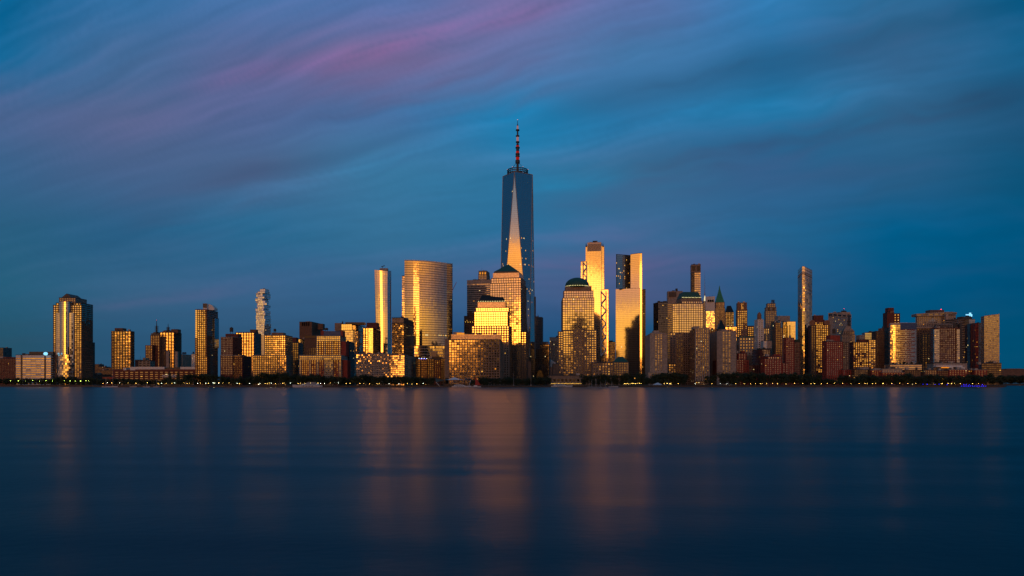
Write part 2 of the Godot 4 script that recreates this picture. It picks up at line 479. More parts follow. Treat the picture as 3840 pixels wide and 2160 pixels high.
func make_sky() -> ImageTexture:
	var w := 2048
	var h := 1024
	var im := Image.create(w, h, false, Image.FORMAT_RGBF)
	im.fill(Color(0.02, 0.05, 0.09))
	var lin := []
	for row in GRID:
		var l := []
		for c in row:
			var q := Color8(c[0], c[1], c[2]).srgb_to_linear()
			l.append(Vector3(q.r, q.g, q.b))
		lin.append(l)
	var nz := FastNoiseLite.new()
	nz.seed = 7; nz.frequency = 1.0; nz.fractal_octaves = 4
	var n2 := FastNoiseLite.new()
	n2.seed = 21; n2.frequency = 1.0; n2.fractal_octaves = 3
	for y in h / 2:
		var el := (0.5 - (y + 0.5) / h) * PI
		var deg := rad_to_deg(el)
		var te := tan(el)
		var west := Vector3.ZERO
		for k in WEST.size() - 1:
			if deg >= WEST[k][0] and deg <= WEST[k + 1][0]:
				var t: float = (deg - WEST[k][0]) / (WEST[k + 1][0] - WEST[k][0])
				west = Vector3(WEST[k][1], WEST[k][2], WEST[k][3]).lerp(Vector3(WEST[k + 1][1], WEST[k + 1][2], WEST[k + 1][3]), t)
		var he := clampf(deg / 60.0, 0.0, 1.0)
		var east := Vector3(0.010, 0.085, 0.18).lerp(Vector3(0.012, 0.11, 0.22), he)
		for x in w:
			var az := wrapf((x + 0.5) / w * TAU, -PI, PI)      # 0 is straight ahead, right is positive
			var ds := absf(wrapf(az + PI - deg_to_rad(SUN_AZ), -PI, PI))
			var g := 0.82 * exp(-pow(ds / 0.62, 2.0)) + 0.18 * exp(-pow(ds / 1.25, 2.0))
			var c := east
			if g > 0.002:
				var band := 1.0 + 0.35 * n2.get_noise_2d(sin(az) * 1.8, deg * 0.42 + cos(az) * 0.7)
				var cool := smoothstep(0.05, 0.45, n2.get_noise_2d(sin(az) * 2.6 + 30.0, deg * 0.8 + cos(az))) * smoothstep(10.2, 11.6, deg) * (1.0 - smoothstep(13.0, 18.0, deg))
				c = east.lerp((west * clampf(band, 0.55, 1.45)).lerp(Vector3(0.55, 0.50, 0.52), cool * 0.7), g)
			if cos(az) > 0.05:
				var u := 1920.0 + F * tan(az)
				var v := HZ - F * te / cos(az)
				var out := maxf(maxf(-u, u - 3840.0) / 1400.0, -v / 520.0)
				if out < 1.0:
					# wisps of high cloud slanting up to the right
					var e := (v - 1500.0) / (u + 2500.0) * 4500.0
					var warp := 60.0 * n2.get_noise_2d(u / 700.0, v / 420.0)
					var s1 := nz.get_noise_2d((u - 0.3 * v) / 1500.0, (e + warp) / 150.0)
					var s2 := nz.get_noise_2d(u / 420.0 + 50.0, (e + warp) / 52.0)
					var s3 := nz.get_noise_2d(u / 760.0 + 9.0, (e + warp * 0.5) / 24.0)
					var gu := clampf((u + s2 * 40.0) / 480.0, 0.0, 7.999)
					var gv := clampf((v + s1 * 60.0 + s2 * 22.0) / 216.0, 0.0, 6.999)
					var i := int(gu)
					var j := int(gv)
					var fu := smoothstep(0.0, 1.0, gu - i) * 0.5 + (gu - i) * 0.5
					var fv := smoothstep(0.0, 1.0, gv - j) * 0.5 + (gv - j) * 0.5
					var p: Vector3 = lin[j][i]
					var q: Vector3 = lin[j + 1][i]
					p = p.lerp(lin[j][i + 1], fu).lerp(q.lerp(lin[j + 1][i + 1], fu), fv)
					var amp := clampf(1.0 - v / 1900.0, 0.25, 1.0)
					p *= 1.0 + (0.15 * s1 + 0.08 * s2 + 0.11 * s3) * amp
					var pk := maxf(0.0, s1 * 0.8 + s2 * 0.45) * amp
					p += Vector3(0.016, 0.0, 0.002) * pk
					# the rosy streak
					var vc := 306.0 - 0.225 * (u - 830.0) + warp * 0.5
					var st := exp(-pow((v - vc) / (30.0 + 22.0 * (u / 2200.0)), 2.0)) * smoothstep(560.0, 980.0, u) * (1.0 - smoothstep(1900.0, 2350.0, u))
					p += Vector3(0.062, -0.006, 0.002) * st * (0.8 + 0.7 * s2 + 0.7 * s3)
					var wide := exp(-pow((v - vc - 70.0) / 120.0, 2.0)) * smoothstep(-100.0, 700.0, u) * (1.0 - smoothstep(1500.0, 2300.0, u))
					p += Vector3(0.028, -0.002, 0.0) * wide * (0.8 + 0.8 * s1 + 0.5 * s3)
					for bq in BANDS:
						var bt: float = (u - bq[0]) / (bq[2] - bq[0])
						if bt < -0.6 or bt > 1.6: continue
						var bd: float = (v + warp * 0.35 - lerpf(bq[1], bq[3], bt)) / bq[4]
						var bw: float = exp(-bd * bd) * smoothstep(-0.5, 0.2, bt) * (1.0 - smoothstep(0.8, 1.5, bt)) * (0.85 + 0.5 * s2 + 0.5 * s3)
						p = p * (1.0 + bq[5] * 1.45 * bw) + Vector3(bq[6] * bw, 0.0, bq[6] * 0.15 * bw)
					p *= Vector3(0.80, 0.98, 0.96)
					c = p.lerp(c, smoothstep(0.0, 1.0, clampf(out, 0.0, 1.0)))
			im.set_pixel(x, y, Color(c.x, c.y, c.z))
	return ImageTexture.create_from_image(im)

func make_materials():
	unit_pane = QuadMesh.new()
	unit_pane.size = Vector2.ONE
	var nt := NoiseTexture2D.new()
	nt.width = 512; nt.height = 512; nt.seamless = true
	var fn := FastNoiseLite.new()
	fn.seed = 3; fn.frequency = 0.02; fn.fractal_octaves = 5
	nt.noise = fn
	var gr := Gradient.new()
	gr.set_color(0, Color(0.72, 0.72, 0.72)); gr.set_color(1, Color(1, 1, 1))
	nt.color_ramp = gr
	var t := nt
	mat("roof", Color(0.06, 0.06, 0.065), 0.9)
	mat("steel", Color(0.05, 0.05, 0.055), 0.6, 0.3)
	mat("tank", Color(0.07, 0.055, 0.045), 0.9)
	mat("brick", Color(0.30, 0.105, 0.055), 0.9, 0, t, 0.02)
	mat("brick_dark", Color(0.19, 0.055, 0.04), 0.9, 0, t, 0.02)
	mat("brick_red", Color(0.42, 0.075, 0.05), 0.9, 0, t, 0.02)
	mat("brick_tan", Color(0.36, 0.19, 0.11), 0.9, 0, t, 0.02)
	mat("brick_brown", Color(0.20, 0.115, 0.075), 0.9, 0, t, 0.02)
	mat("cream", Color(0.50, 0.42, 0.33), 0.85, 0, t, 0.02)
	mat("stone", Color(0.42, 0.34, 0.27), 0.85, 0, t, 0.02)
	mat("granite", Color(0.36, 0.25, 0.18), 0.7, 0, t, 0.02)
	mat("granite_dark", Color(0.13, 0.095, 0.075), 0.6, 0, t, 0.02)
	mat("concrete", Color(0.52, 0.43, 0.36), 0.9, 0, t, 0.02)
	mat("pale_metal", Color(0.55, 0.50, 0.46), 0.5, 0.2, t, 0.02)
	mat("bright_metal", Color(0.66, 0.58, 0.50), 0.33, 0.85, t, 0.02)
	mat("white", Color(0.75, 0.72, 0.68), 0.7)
	mat("dark_metal", Color(0.05, 0.05, 0.055), 0.45, 0.3)
	mat("black_metal", Color(0.015, 0.014, 0.014), 0.4, 0.2)
	mat("void", Color(0.012, 0.012, 0.014), 1.0)
	M.void.metallic_specular = 0.0
	mat("mullion", Color(0.16, 0.15, 0.14), 0.4, 0.6)
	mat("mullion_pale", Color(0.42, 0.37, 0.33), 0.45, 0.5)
	mat("blue_panel", Color(0.05, 0.09, 0.20), 0.5, 0.1)
	mat("copper_green", Color(0.03, 0.13, 0.105), 0.6, 0.1, t, 0.03)
	mat("copper_bright", Color(0.03, 0.30, 0.15), 0.6, 0.0, t, 0.03)
	mat("glass", Color(0.42, 0.42, 0.40), 0.07, 1.0)
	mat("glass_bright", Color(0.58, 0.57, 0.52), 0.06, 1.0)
	mat("glass_window", Color(0.34, 0.33, 0.31), 0.12, 1.0)
	mat("glass_dim", Color(0.17, 0.165, 0.16), 0.12, 1.0)
	mat("glass_pale", Color(0.72, 0.84, 0.93), 0.08, 1.0)
	mat("glass_mid", Color(0.27, 0.265, 0.25), 0.08, 1.0)
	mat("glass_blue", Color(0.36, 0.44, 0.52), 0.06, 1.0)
	mat("glass_dark", Color(0.06, 0.06, 0.06), 0.12, 1.0)
	mat("foliage", Color(0.030, 0.048, 0.020), 0.8)
	mat("bark", Color(0.06, 0.045, 0.035), 0.95)
	mat("hull", Color(0.70, 0.68, 0.66), 0.35)
	mat("sail_red", Color(0.45, 0.05, 0.03), 0.8)
	mat("canvas", Color(0.66, 0.68, 0.72), 0.7)
	mat("granite_wall", Color(0.17, 0.13, 0.10), 0.9, 0, t, 0.05)
	mat("lawn", Color(0.03, 0.045, 0.02), 0.95, 0, t, 0.03)
	mat("far_land", Color(0.09, 0.085, 0.08), 0.95, 0, t, 0.01)
	mat("far_fort", Color(0.20, 0.13, 0.10), 0.95, 0, t, 0.01)
	glow("lit_warm", Color(1.0, 0.72, 0.30), 1.1)
	glow("lit_pale", Color(1.0, 0.88, 0.60), 1.2)
	glow("lit_gold", Color(1.0, 0.62, 0.16), 0.9)
	glow("lamp_warm", Color(1.0, 0.80, 0.38), 10.0)
	glow("lamp_green", Color(0.85, 1.0, 0.42), 11.0)
	glow("lamp_white", Color(0.95, 1.0, 0.9), 9.0)
	glow("lamp_blue", Color(0.10, 0.13, 1.0), 9.0)
	glow("lamp_string", Color(1.0, 0.75, 0.30), 3.0)
	glow("lamp_red", Color(1.0, 0.08, 0.12), 10.0)
	glow("lamp_dim", Color(1.0, 0.92, 0.62), 1.6)
	glow("lamp_pink", Color(1.0, 0.55, 0.5), 2.0)
	glow("spire_red", Color(1.0, 0.18, 0.08), 0.25)
	glow("spire_white", Color(1.0, 0.72, 0.72), 0.25)
	mat("sail_blue", Color(0.12, 0.35, 0.50), 0.6)
	glow("sign_white", Color(0.55, 0.85, 1.0), 1.3)
	glow("crown_white", Color(1.0, 0.93, 0.75), 0.8)
	# facade kinds: wall, glass, module width and height in metres, share of it that is window
	S.brick = {"w": M.brick, "g": M.glass_window, "cw": 3.5, "ch": 3.0, "wf": 0.56, "hf": 0.58, "lit": 0.006, "mx": 0.5}
	S.brick_dark = {"w": M.brick_dark, "g": M.glass_dim, "cw": 3.6, "ch": 3.0, "wf": 0.5, "hf": 0.55, "lit": 0.012, "mx": 0.6}
	S.brick_red = {"w": M.brick_red, "g": M.glass_window, "cw": 4.2, "ch": 3.1, "wf": 0.45, "hf": 0.5, "lit": 0.02, "mx": 0.8}
	S.tan = {"w": M.brick_tan, "g": M.glass_window, "cw": 3.5, "ch": 3.0, "wf": 0.5, "hf": 0.55, "lit": 0.01, "mx": 0.6}
	S.brown = {"w": M.brick_brown, "g": M.glass_dim, "cw": 3.6, "ch": 3.3, "wf": 0.45, "hf": 0.55, "lit": 0.03, "mx": 0.8}
	S.stone = {"w": M.stone, "g": M.glass_window, "cw": 3.6, "ch": 3.8, "wf": 0.42, "hf": 0.5, "lit": 0.06, "mx": 1.0}
	S.plaza = {"w": M.brick_brown, "g": M.glass, "cw": 5.2, "ch": 3.05, "wf": 0.6, "hf": 0.42, "lit": 0.002, "mx": 0.3, "rec": 0.2, "tilt": 0.005, "each": false}
	S.wfc = {"w": M.granite_dark, "g": M.glass_bright, "cw": 4.3, "ch": 4.1, "wf": 0.80, "hf": 0.76, "lit": 0.002, "rec": 0.25, "tilt": 0.0035, "mx": 0.4, "each": false, "vary": 0.08}
	S.wfc_low = {"w": M.granite, "g": M.glass_bright, "cw": 4.3, "ch": 4.1, "wf": 0.52, "hf": 0.55, "lit": 0.006, "rec": 0.3, "tilt": 0.005, "mx": 0.6, "each": false, "vary": 0.1}
	S.curtain = {"w": M.mullion, "g": M.glass, "cw": 3.0, "ch": 4.0, "wf": 0.93, "hf": 0.92, "lit": 0.004, "rec": 0.1, "tilt": 0.003, "each": false, "vary": 0.06}
	S.bands = {"w": M.mullion_pale, "g": M.glass, "cw": 3.0, "ch": 4.1, "wf": 0.94, "hf": 0.66, "lit": 0.004, "rec": 0.15, "tilt": 0.004, "each": false, "vary": 0.08}
	S.dark = {"w": M.dark_metal, "g": M.glass_dim, "cw": 3.2, "ch": 3.9, "wf": 0.7, "hf": 0.7, "lit": 0.012, "rec": 0.2, "tilt": 0.005, "each": false}
	S.blank = {"w": M.concrete, "g": M.glass, "blank": true, "cw": 3, "ch": 3, "wf": 0.5, "hf": 0.5}
func sty(base: String, more: Dictionary) -> Dictionary:
	var d: Dictionary = S[base].duplicate()
	d.merge(more, true)
	return d

func _ready():
	rng.seed = 11
	# ---- camera
	var cam := Camera3D.new()
	cam.name = "camera"
	add_child(cam)
	cam.position = Vector3(0, CH, 0)
	cam.set_frustum(2160.0 / F, Vector2(0, (HZ - 1080.0) / F), 1.0, 12000.0)
	cam.current = true
	# ---- sky, air and exposure
	var env := Environment.new()
	env.background_mode = Environment.BG_SKY
	var sky := Sky.new()
	var pm := PanoramaSkyMaterial.new()
	pm.panorama = make_sky()
	sky.sky_material = pm
	env.sky = sky
	env.tonemap_mode = Environment.TONE_MAPPER_LINEAR
	env.tonemap_exposure = 1.0
	env.sdfgi_enabled = true; env.ssao_enabled = true; env.ssil_enabled = true
	var we := WorldEnvironment.new()
	we.environment = env
	add_child(we)
	# ---- the sun, almost set behind the camera
	var sun := DirectionalLight3D.new()
	sun.name = "sun"
	add_child(sun)
	var az := deg_to_rad(SUN_AZ)
	var el := deg_to_rad(3.5)
	sun.look_at_from_position(Vector3.ZERO, -Vector3(-sin(az) * cos(el), sin(el), cos(az) * cos(el)), Vector3.UP)
	sun.light_color = Color(1.0, 0.58, 0.20)
	sun.light_energy = 0.08
	sun.light_angular_distance = 12.0
	sun.shadow_enabled = true
	make_materials()
	setting()
	buildings_north()
	buildings_centre()
	buildings_south()
	far_side()
	quay_things()
	roof_things()
	print("windows ", n_each, " lit ", n_lit)

func shore(u: float) -> float:
	var p := [[-900.0, 1340.0], [345.0, 1330.0], [375.0, 1110.0], [900.0, 1085.0], [1500.0, 1062.0], [1800.0, 1050.0], [2400.0, 1062.0], [2800.0, 1110.0], [3300.0, 1130.0], [3690.0, 1140.0], [3765.0, 1150.0], [3790.0, 1750.0], [5200.0, 1900.0]]
	for i in p.size() - 1:
		if u <= p[i + 1][0]:
			return lerpf(p[i][1], p[i + 1][1], clampf((u - p[i][0]) / (p[i + 1][0] - p[i][0]), 0.0, 1.0))
	return 1900.0

func setting():
	# the river, long exposed: smooth, only a slow swell
	var water := MB.new()
	var nt := NoiseTexture2D.new()
	nt.width = 1024; nt.height = 1024; nt.seamless = true; nt.as_normal_map = true; nt.bump_strength = 1.0
	var fn := FastNoiseLite.new()
	fn.seed = 5; fn.frequency = 0.012; fn.fractal_octaves = 4
	nt.noise = fn
	var wm := mat("water", Color(0.002, 0.070, 0.100), 0.29)
	wm.metallic_specular = 0.09
	wm.normal_enabled = true
	wm.normal_texture = nt
	wm.normal_scale = 0.8
	wm.uv1_triplanar = true; wm.uv1_world_triplanar = true
	wm.uv1_scale = Vector3(0.045, 0.1, 0.11)
	water.quad(Vector3(-9000, -0.6, 1500), Vector3(9000, -0.6, 1500), Vector3(9000, -0.6, -9000), Vector3(-9000, -0.6, -9000), Vector3.UP)
	# a slow swell on the stretch in view: long low waves of four lengths
	var sw := FastNoiseLite.new()
	sw.seed = 8; sw.frequency = 1.0; sw.fractal_type = FastNoiseLite.FRACTAL_NONE
	var height := func(x: float, z: float) -> float:
		return 0.045 * sw.get_noise_2d(x / 26.0, z / 7.0) + 0.10 * sw.get_noise_2d(x / 70.0 + 31.0, z / 19.0) + 0.20 * sw.get_noise_2d(x / 190.0 + 7.0, z / 48.0) + 0.22 * sw.get_noise_2d(x / 420.0 + 77.0, z / 120.0)
	var rows := 330
	var cols := 44
	var vp := []
	var vn := []
	for i in rows + 1:
		var z := 12.0 * pow(1046.0 / 12.0, i / float(rows))
		for j in cols + 1:
			var x := (j / float(cols) * 2.0 - 1.0) * (z * 0.82 + 12.0)
			var y: float = height.call(x, -z)
			var e := maxf(0.4, z * 0.004)
			vp.append(Vector3(x, y, -z))
			vn.append(Vector3(y - height.call(x + e, -z), e, y - height.call(x, -z + e)).normalized())
	for i in rows:
		for j in cols:
			var a := i * (cols + 1) + j
			for t in [[a, a + cols + 1, a + 1], [a + 1, a + cols + 1, a + cols + 2]]:
				for k in t:
					water.v.append(vp[k]); water.n.append(vn[k]); water.c.append(Color.WHITE)
	var wo := put(water, "water", wm, self)
	wo.set_meta("kind", "structure"); wo.set_meta("label", "smooth dark blue river in front of the city"); wo.set_meta("category", "water")
	# the island: a slab with a sea wall
	var land := MB.new()
	var wall := MB.new()
	var us := [-900.0, 345.0, 375.0, 900.0, 1500.0, 1800.0, 2400.0, 2800.0, 3300.0, 3690.0, 3765.0]
	var pts := []
	for u in us: pts.append(W(u, HZ, shore(u)) * Vector3(1, 0, 1))
	pts.append(W(3775, HZ, 1420) * Vector3(1, 0, 1))
	for i in pts.size() - 1:
		var a: Vector3 = pts[i]
		var b: Vector3 = pts[i + 1]
		var n := Vector3(-(b - a).z, 0, (b - a).x).normalized()
		wall.quad(a - Vector3.UP * 2, b - Vector3.UP * 2, b + Vector3.UP * 1.7, a + Vector3.UP * 1.7, n)
		wall.box((a + b) * 0.5 + Vector3.UP * 1.95, (b - a) * 0.5 + (b - a).normalized() * 0.2, Vector3.UP * 0.25, n * 0.8)
		land.quad(a + Vector3.UP * 2.195, b + Vector3.UP * 2.195, Vector3(b.x * 2.2, 2.195, -3400), Vector3(a.x * 2.2, 2.195, -3400), Vector3.UP)
	var lo := put(land, "ground", M.lawn, self)
	lo.set_meta("kind", "structure"); lo.set_meta("label", "dark park ground behind the sea wall"); lo.set_meta("category", "ground")
	var so := put(wall, "sea_wall", M.granite_wall, self)
	so.set_meta("kind", "structure"); so.set_meta("label", "brown granite sea wall along the river edge"); so.set_meta("category", "wall")

# slabs of balconies on one face of the last block, from column fractions s0 to s1
func balconies(b: Dictionary, p: Vector3, q: Vector3, s0: float, s1: float, y0: float, y1: float, ch: float, out: float, m: Material, parent: Node):
	var w := mbuild(b)
	var n := Vector3(-(q - p).z, 0, (q - p).x).normalized()
	var a := p.lerp(q, s0)
	var e := p.lerp(q, s1)
	var cnt := int((y1 - y0) / ch)
	for i in cnt:
		var c := (a + e) * 0.5 + n * out * 0.5 + Vector3.UP * (y0 + (i + 0.9) * ch)
		w.box(c, (e - a) * 0.5, Vector3.UP * 0.45, n * out * 0.5)
	put(w, "balcony_stack", m, parent, true)

func buildings_north():
	var b: Dictionary
	var t
	rg(1)
	b = bld("warehouse", "long low unlit building at the shore beyond the striped white office block", 90, 1460, 8)
	tier(b, -160, 195, 1005, 0, sty("brick_dark", {"lit": 0.004}))
	plant(b, 40, 180, 985, 1005, M.brick_dark)
	b = bld("apartment_slab", "dark slab rising behind the long low unlit building", 0, 1900, 8)
	tier(b, -120, 38, 872, 0, sty("dark", {"lit": 0.0}))
	# striped white office block
	b = bld("striped_office", "white office block with pink lit horizontal stripes beside gabled tower", 410, 1388, -6, "office building")
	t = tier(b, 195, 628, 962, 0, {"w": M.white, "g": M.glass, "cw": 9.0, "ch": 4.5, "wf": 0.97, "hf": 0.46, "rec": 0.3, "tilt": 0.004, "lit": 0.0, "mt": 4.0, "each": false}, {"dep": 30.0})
	for x in [266.0, 556.0]:
		var w := mbuild(b)
		var p: Vector3 = b.fp[0].lerp(b.fp[1], (x - 195) / 433.0)
		w.box(Vector3(p.x, (b.y + GY) * 0.5, p.z), b.r * 1.5, Vector3.UP * (b.y - GY) * 0.5, b.bk * -0.25)
		put(w, "vertical_slot", M.dark_metal, t)
	plant(b, 360, 655, 918, 962, M.dark_metal)
	plant(b, 275, 350, 945, 962, M.concrete)
	var sg := mbuild(b)
	var sp := at(563, 943, 1384)
	sg.lathe(sp, [[0.0, -3.2], [2.6, -2.6], [3.9, 0.0], [2.6, 2.6], [0.0, 3.2]], 16)
	put(sg, "round_sign_lamp", M.sign_white, b.root)
	# gabled tower with a rounded glass bay
	b = bld("gabled_tower", "tall granite tower with gabled top and golden rounded glass bay", 850, 1400, 0, "skyscraper")
	var st := {"w": M.brick_brown, "g": M.glass_bright, "cw": 4.6, "ch": 3.9, "wf": 0.62, "hf": 0.5, "lit": 0.0, "mx": 0.6, "tilt": 0.008, "each": false}
	var sd := sty("dark", {"lit": 0.002, "g": M.glass_dim, "w": M.granite_dark, "wf": 0.55, "hf": 0.5})
	tier(b, 655, 1010, 345, 0, st, {"xs": 1148, "n": "tower_block"})
	var fp0: Array = b.fp
	tier(b, 690, 1000, 318, 345, st, {"dz": 5, "dep": 40, "n": "setback_block"})
	t = tier(b, 728, 935, 255, 318, sty("stone", {"w": M.granite, "lit": 0.0}), {"dz": 8, "xs": 1072, "n": "crown_block"})
	var fp: Array = b.fp
	# gable roof running back
	var g := mbuild(b)
	var ya: float = b.y
	var yr := HY(197, 1405)
	var m0: Vector3 = fp[0].lerp(fp[1], 0.12)
	var m1: Vector3 = fp[0].lerp(fp[1], 0.78)
	var mr := m0.lerp(m1, 0.5)
	var bv: Vector3 = fp[3] - fp[0]
	var ce := mr + bv * 0.5 + Vector3.UP * ya
	g.tri(m0 + Vector3.UP * ya, m1 + Vector3.UP * ya, mr + Vector3.UP * yr, -b.bk)
	g.qa(m0 + Vector3.UP * ya, m0 + bv + Vector3.UP * ya, mr + bv + Vector3.UP * yr, mr + Vector3.UP * yr, ce)
	g.qa(m1 + Vector3.UP * ya, m1 + bv + Vector3.UP * ya, mr + bv + Vector3.UP * yr, mr + Vector3.UP * yr, ce)
	put(g, "gable_roof", M.granite_dark, b.root)
	tier(b, 1005, 1012, 795, 0, sd, {"dz": 3, "xs": 1172, "n": "rear_wing"})
	for bay in [[728.0, 890.0, 300.0, 955.0, 8.0, -9.0, "upper_bay"], [690.0, 945.0, 436.0, 955.0, 5.0, -5.0, "lower_bay"], [700.0, 948.0, 955.0, 0.0, 6.0, -7.0, "bay_base"]]:
		var pts := []
		for i in 13:
			var sl := i / 12.0
			pts.append(at(lerpf(bay[0], bay[1], sl), 0, 1399.0 - bay[4] * 0.35 + sl * 6.0 - 4.0 * sl * (1.0 - sl) * (bay[4] * 0.6 + 2.5)) * Vector3(1, 0, 1))
		pts.append(at(bay[1], 0, 1412) * Vector3(1, 0, 1)); pts.append(at(bay[0], 0, 1406) * Vector3(1, 0, 1))
		var tops := []
		for p in pts: tops.append(HY(bay[2], 1395))
		curve(b, pts, GY if bay[3] <= 0.0 else HY(bay[3], 1395), tops, sty("curtain", {"cw": 2.6, "ch": 3.9, "g": M.glass_bright, "lit": 0.0, "tilt": 0.006 if bay[3] > 0.0 else 0.02, "hf": 0.88}), {"n": bay[6], "oh": 0.1, "rh": 0.5})
	rg(2)
	# the three balcony towers and what stands near them
	var pl := 0
	for q in [[122, 365, 408, 668, 165, 262, 626, 1, 1388.0], [722, 900, 990, 682, 862, 945, 640, 2, 1475.0]]:
		b = bld("balcony_tower", ["", "brown brick apartment tower with gold windows and one flat penthouse, beside gabled tower", "brown brick apartment tower with two pale stair shafts rising beside paired antennas"][q[7]], q[0], q[8], -4, "apartment building", "balcony towers of one estate")
		t = tier(b, q[0], q[1], q[3], 0, S.plaza, {"xs": q[2]})
		var f: Array = b.fp
		balconies(b, f[1], f[2], 0.1, 0.95, GY, b.y, 3.05, 1.3, M.brick_brown, t)
		balconies(b, f[0], f[1], 0.0, 0.16, GY + 20, b.y, 3.05, 1.0, M.brick_brown, t)
		if q[7] == 2: balconies(b, f[0], f[1], 0.62, 0.98, GY + 20, b.y, 3.05, 1.0, M.brick_brown, t)
		plant(b, q[4], q[5], q[6], q[3], M.brick_brown, "penthouse", 6, 14)
	plant(b, 752, 800, 664, 682, M.brick_tan, "penthouse", 3, 10)
	plant(b, 800, 835, 908, 1105, M.concrete, "stair_shaft", -3, 5)
	plant(b, 906, 940, 916, 1105, M.concrete, "stair_shaft", -2, 5)
	rg(3)
	b = bld("balcony_tower", "brown brick apartment tower behind the water tank building, with a wide gold face", 390, 1460, -3, "apartment building", "balcony towers of one estate")
	t = tier(b, 275, 505, 684, 0, S.plaza, {"xs": 592})
	balconies(b, b.fp[1], b.fp[2], 0.1, 0.95, GY, b.y, 3.05, 1.3, M.brick_brown, t)
	plant(b, 453, 525, 644, 684, M.brick_brown, "penthouse", 6, 14)
	rg(2)
	b = bld("antenna_tower", "dark red brick tower carrying two steel antennas", 665, 1900, 6, "skyscraper")
	tier(b, 606, 720, 718, 0, sty("brick_dark", {"cw": 5.0, "ch": 4.2, "g": M.glass_window}), {"dep": 60})
	tier(b, 543, 630, 842, 0, sty("brick_dark", {"cw": 5.0, "ch": 4.2, "g": M.glass_window}), {"dz": -10, "n": "low_wing", "rm": M.brick_tan})
	plant(b, 615, 720, 690, 718, M.dark_metal, "roof_plant", 5, 20)
	plant(b, 640, 700, 678, 692, M.dark_metal, "roof_plant", 8, 14)
	plant(b, 770, 850, 655, 720, M.brick_dark, "rear_block", 30, 20)
	mast(b, 683, 528, 690, 1905, 2.2, true)
	mast(b, 825, 572, 668, 1930, 2.0)
	b = bld("cream_block", "low cream building with roof garden between two brown balcony towers", 530, 1520, 6)
	tier(b, 458, 602, 1032, 0, {"w": M.cream, "g": M.glass_dark, "cw": 8.0, "ch": 4.0, "wf": 0.6, "hf": 0.4, "each": false}, {"xs": 660})
	plant(b, 512, 545, 992, 1032, M.cream, "penthouse", 12, 14)
	plant(b, 545, 582, 1012, 1032, M.copper_green, "roof_plant", 10, 10)
	b = bld("brick_block", "small dark brick block beside the low cream building", 448, 1560, 6)
	tier(b, 415, 482, 1022, 0, S.brick_dark)
	b = bld("tank_top_block", "grey windowless-sided block with two round tanks on its roof", 1050, 1700, 6)
	tier(b, 988, 1000, 955, 0, sty("stone", {"lit": 0.4, "cw": 3.0}), {"xs": 1116, "flank": sty("stone", {"wf": 0.15, "lit": 0.0, "cw": 6.0})})
	for x in [1011.0, 1037.0]: tank(b, x, 922, 955, 1720, 24)
	b = bld("white_block", "small white building with a single roof tank beside tall orange brick tower", 1135, 1680, 6)
	tier(b, 1112, 1162, 948, 0, sty("stone", {"w": M.white}))
	tank(b, 1137, 918, 948, 1690, 20)
	# the long college building
	b = bld("college_building", "long low red brick building with window strips and white roof stripe", 650, 1262, 5)
	var co := {"w": M.brick_dark, "g": M.glass_window, "cw": 9.2, "ch": 3.4, "wf": 0.62, "hf": 0.36, "rec": 0.3, "mx": 3.0, "mt": 2.5, "lit": 0.02, "rm": M.brick_tan}
	t = tier(b, 140, 1162, 1142, 1262, co, {"dep": 40})
	tier(b, 165, 1140, 1262, 0, {"w": M.concrete, "g": M.glass_dim, "cw": 15.0, "ch": 6.0, "wf": 0.92, "hf": 0.8, "rec": 1.5, "lit": 0.05, "each": false}, {"dz": 2, "n": "ground_floor", "dep": 30})
	for q in [[355, 778, 1106], [975, 1162, 1106], [272, 306, 1120]]: plant(b, q[0], q[1], q[2], 1140, M.white, "roof_fascia", 3, 14)
	plant(b, 778, 975, 1112, 1140, M.dark_metal, "roof_plant", 6, 12)
	var tr := mbuild(b)
	for i in 8:
		var x0 := 752.0 + i * 22.0
		tr.bar(at(x0, 1230 if i % 2 == 0 else 1207, 1250), at(x0 + 22, 1207 if i % 2 == 0 else 1230, 1250), 0.5)
	tr.bar(at(752, 1207, 1250), at(928, 1207, 1250), 0.5); tr.bar(at(752, 1230, 1250), at(928, 1230, 1250), 0.5)
	put(tr, "truss", M.white, t)
	b = bld("brick_pavilion", "small red brick pavilion at the shore end of the long college building", 76, 1290, 5)
	tier(b, 12, 140, 1232, 0, sty("brick_red", {"wf": 0.2, "lit": 0.0}))
	# tall orange brick tower
	b = bld("brick_tower", "tall slim orange brick tower with white curved penthouse", 1235, 1190, 1, "apartment building")
	tier(b, 1183, 1308, 402, 0, sty("brick", {"ch": 3.05, "cw": 3.4, "rm": M.brick, "g": M.glass_bright, "tilt": 0.004}), {"xs": 1440, "n": "tower_block"})
	b.fp_tower = b.fp
	tier(b, 1160, 1184, 402, 752, sty("curtain", {"ch": 3.05, "cw": 2.5, "g": M.glass, "hf": 0.8}), {"dz": -0.5, "n": "glass_bay", "dep": 8.0})
	tier(b, 1156, 1184, 754, 0, sty("brick", {"ch": 3.05}), {"dz": -0.6, "n": "lower_bay", "dep": 8.0})
	plant(b, 1290, 1302, 402, 975, M.brick_dark, "vertical_rib", -1.2, 2)
	var fpt: Array = b.fp_tower
	var sd0: Vector3 = fpt[1].lerp(fpt[2], 0.6)
	var sd1: Vector3 = fpt[2]
	walls(b, [sd0 + b.r * 1.6, sd1 + b.r * 1.6, sd1 - b.r, sd0 - b.r], HY(870, 1215), [HY(505, 1215), HY(505, 1215), HY(505, 1215), HY(505, 1215)], sty("curtain", {"g": M.glass_blue, "ch": 3.05, "cw": 2.5}), {"n": "corner_glass_bay"})
	prism(b, "curved_penthouse", [[1300, 404], [1300, 325], [1322, 327], [1346, 335], [1370, 352], [1394, 378], [1394, 404]], 1197, 14, M.white)
	var pf := plant(b, 1255, 1303, 322, 402, M.white, "penthouse", 3, 14)
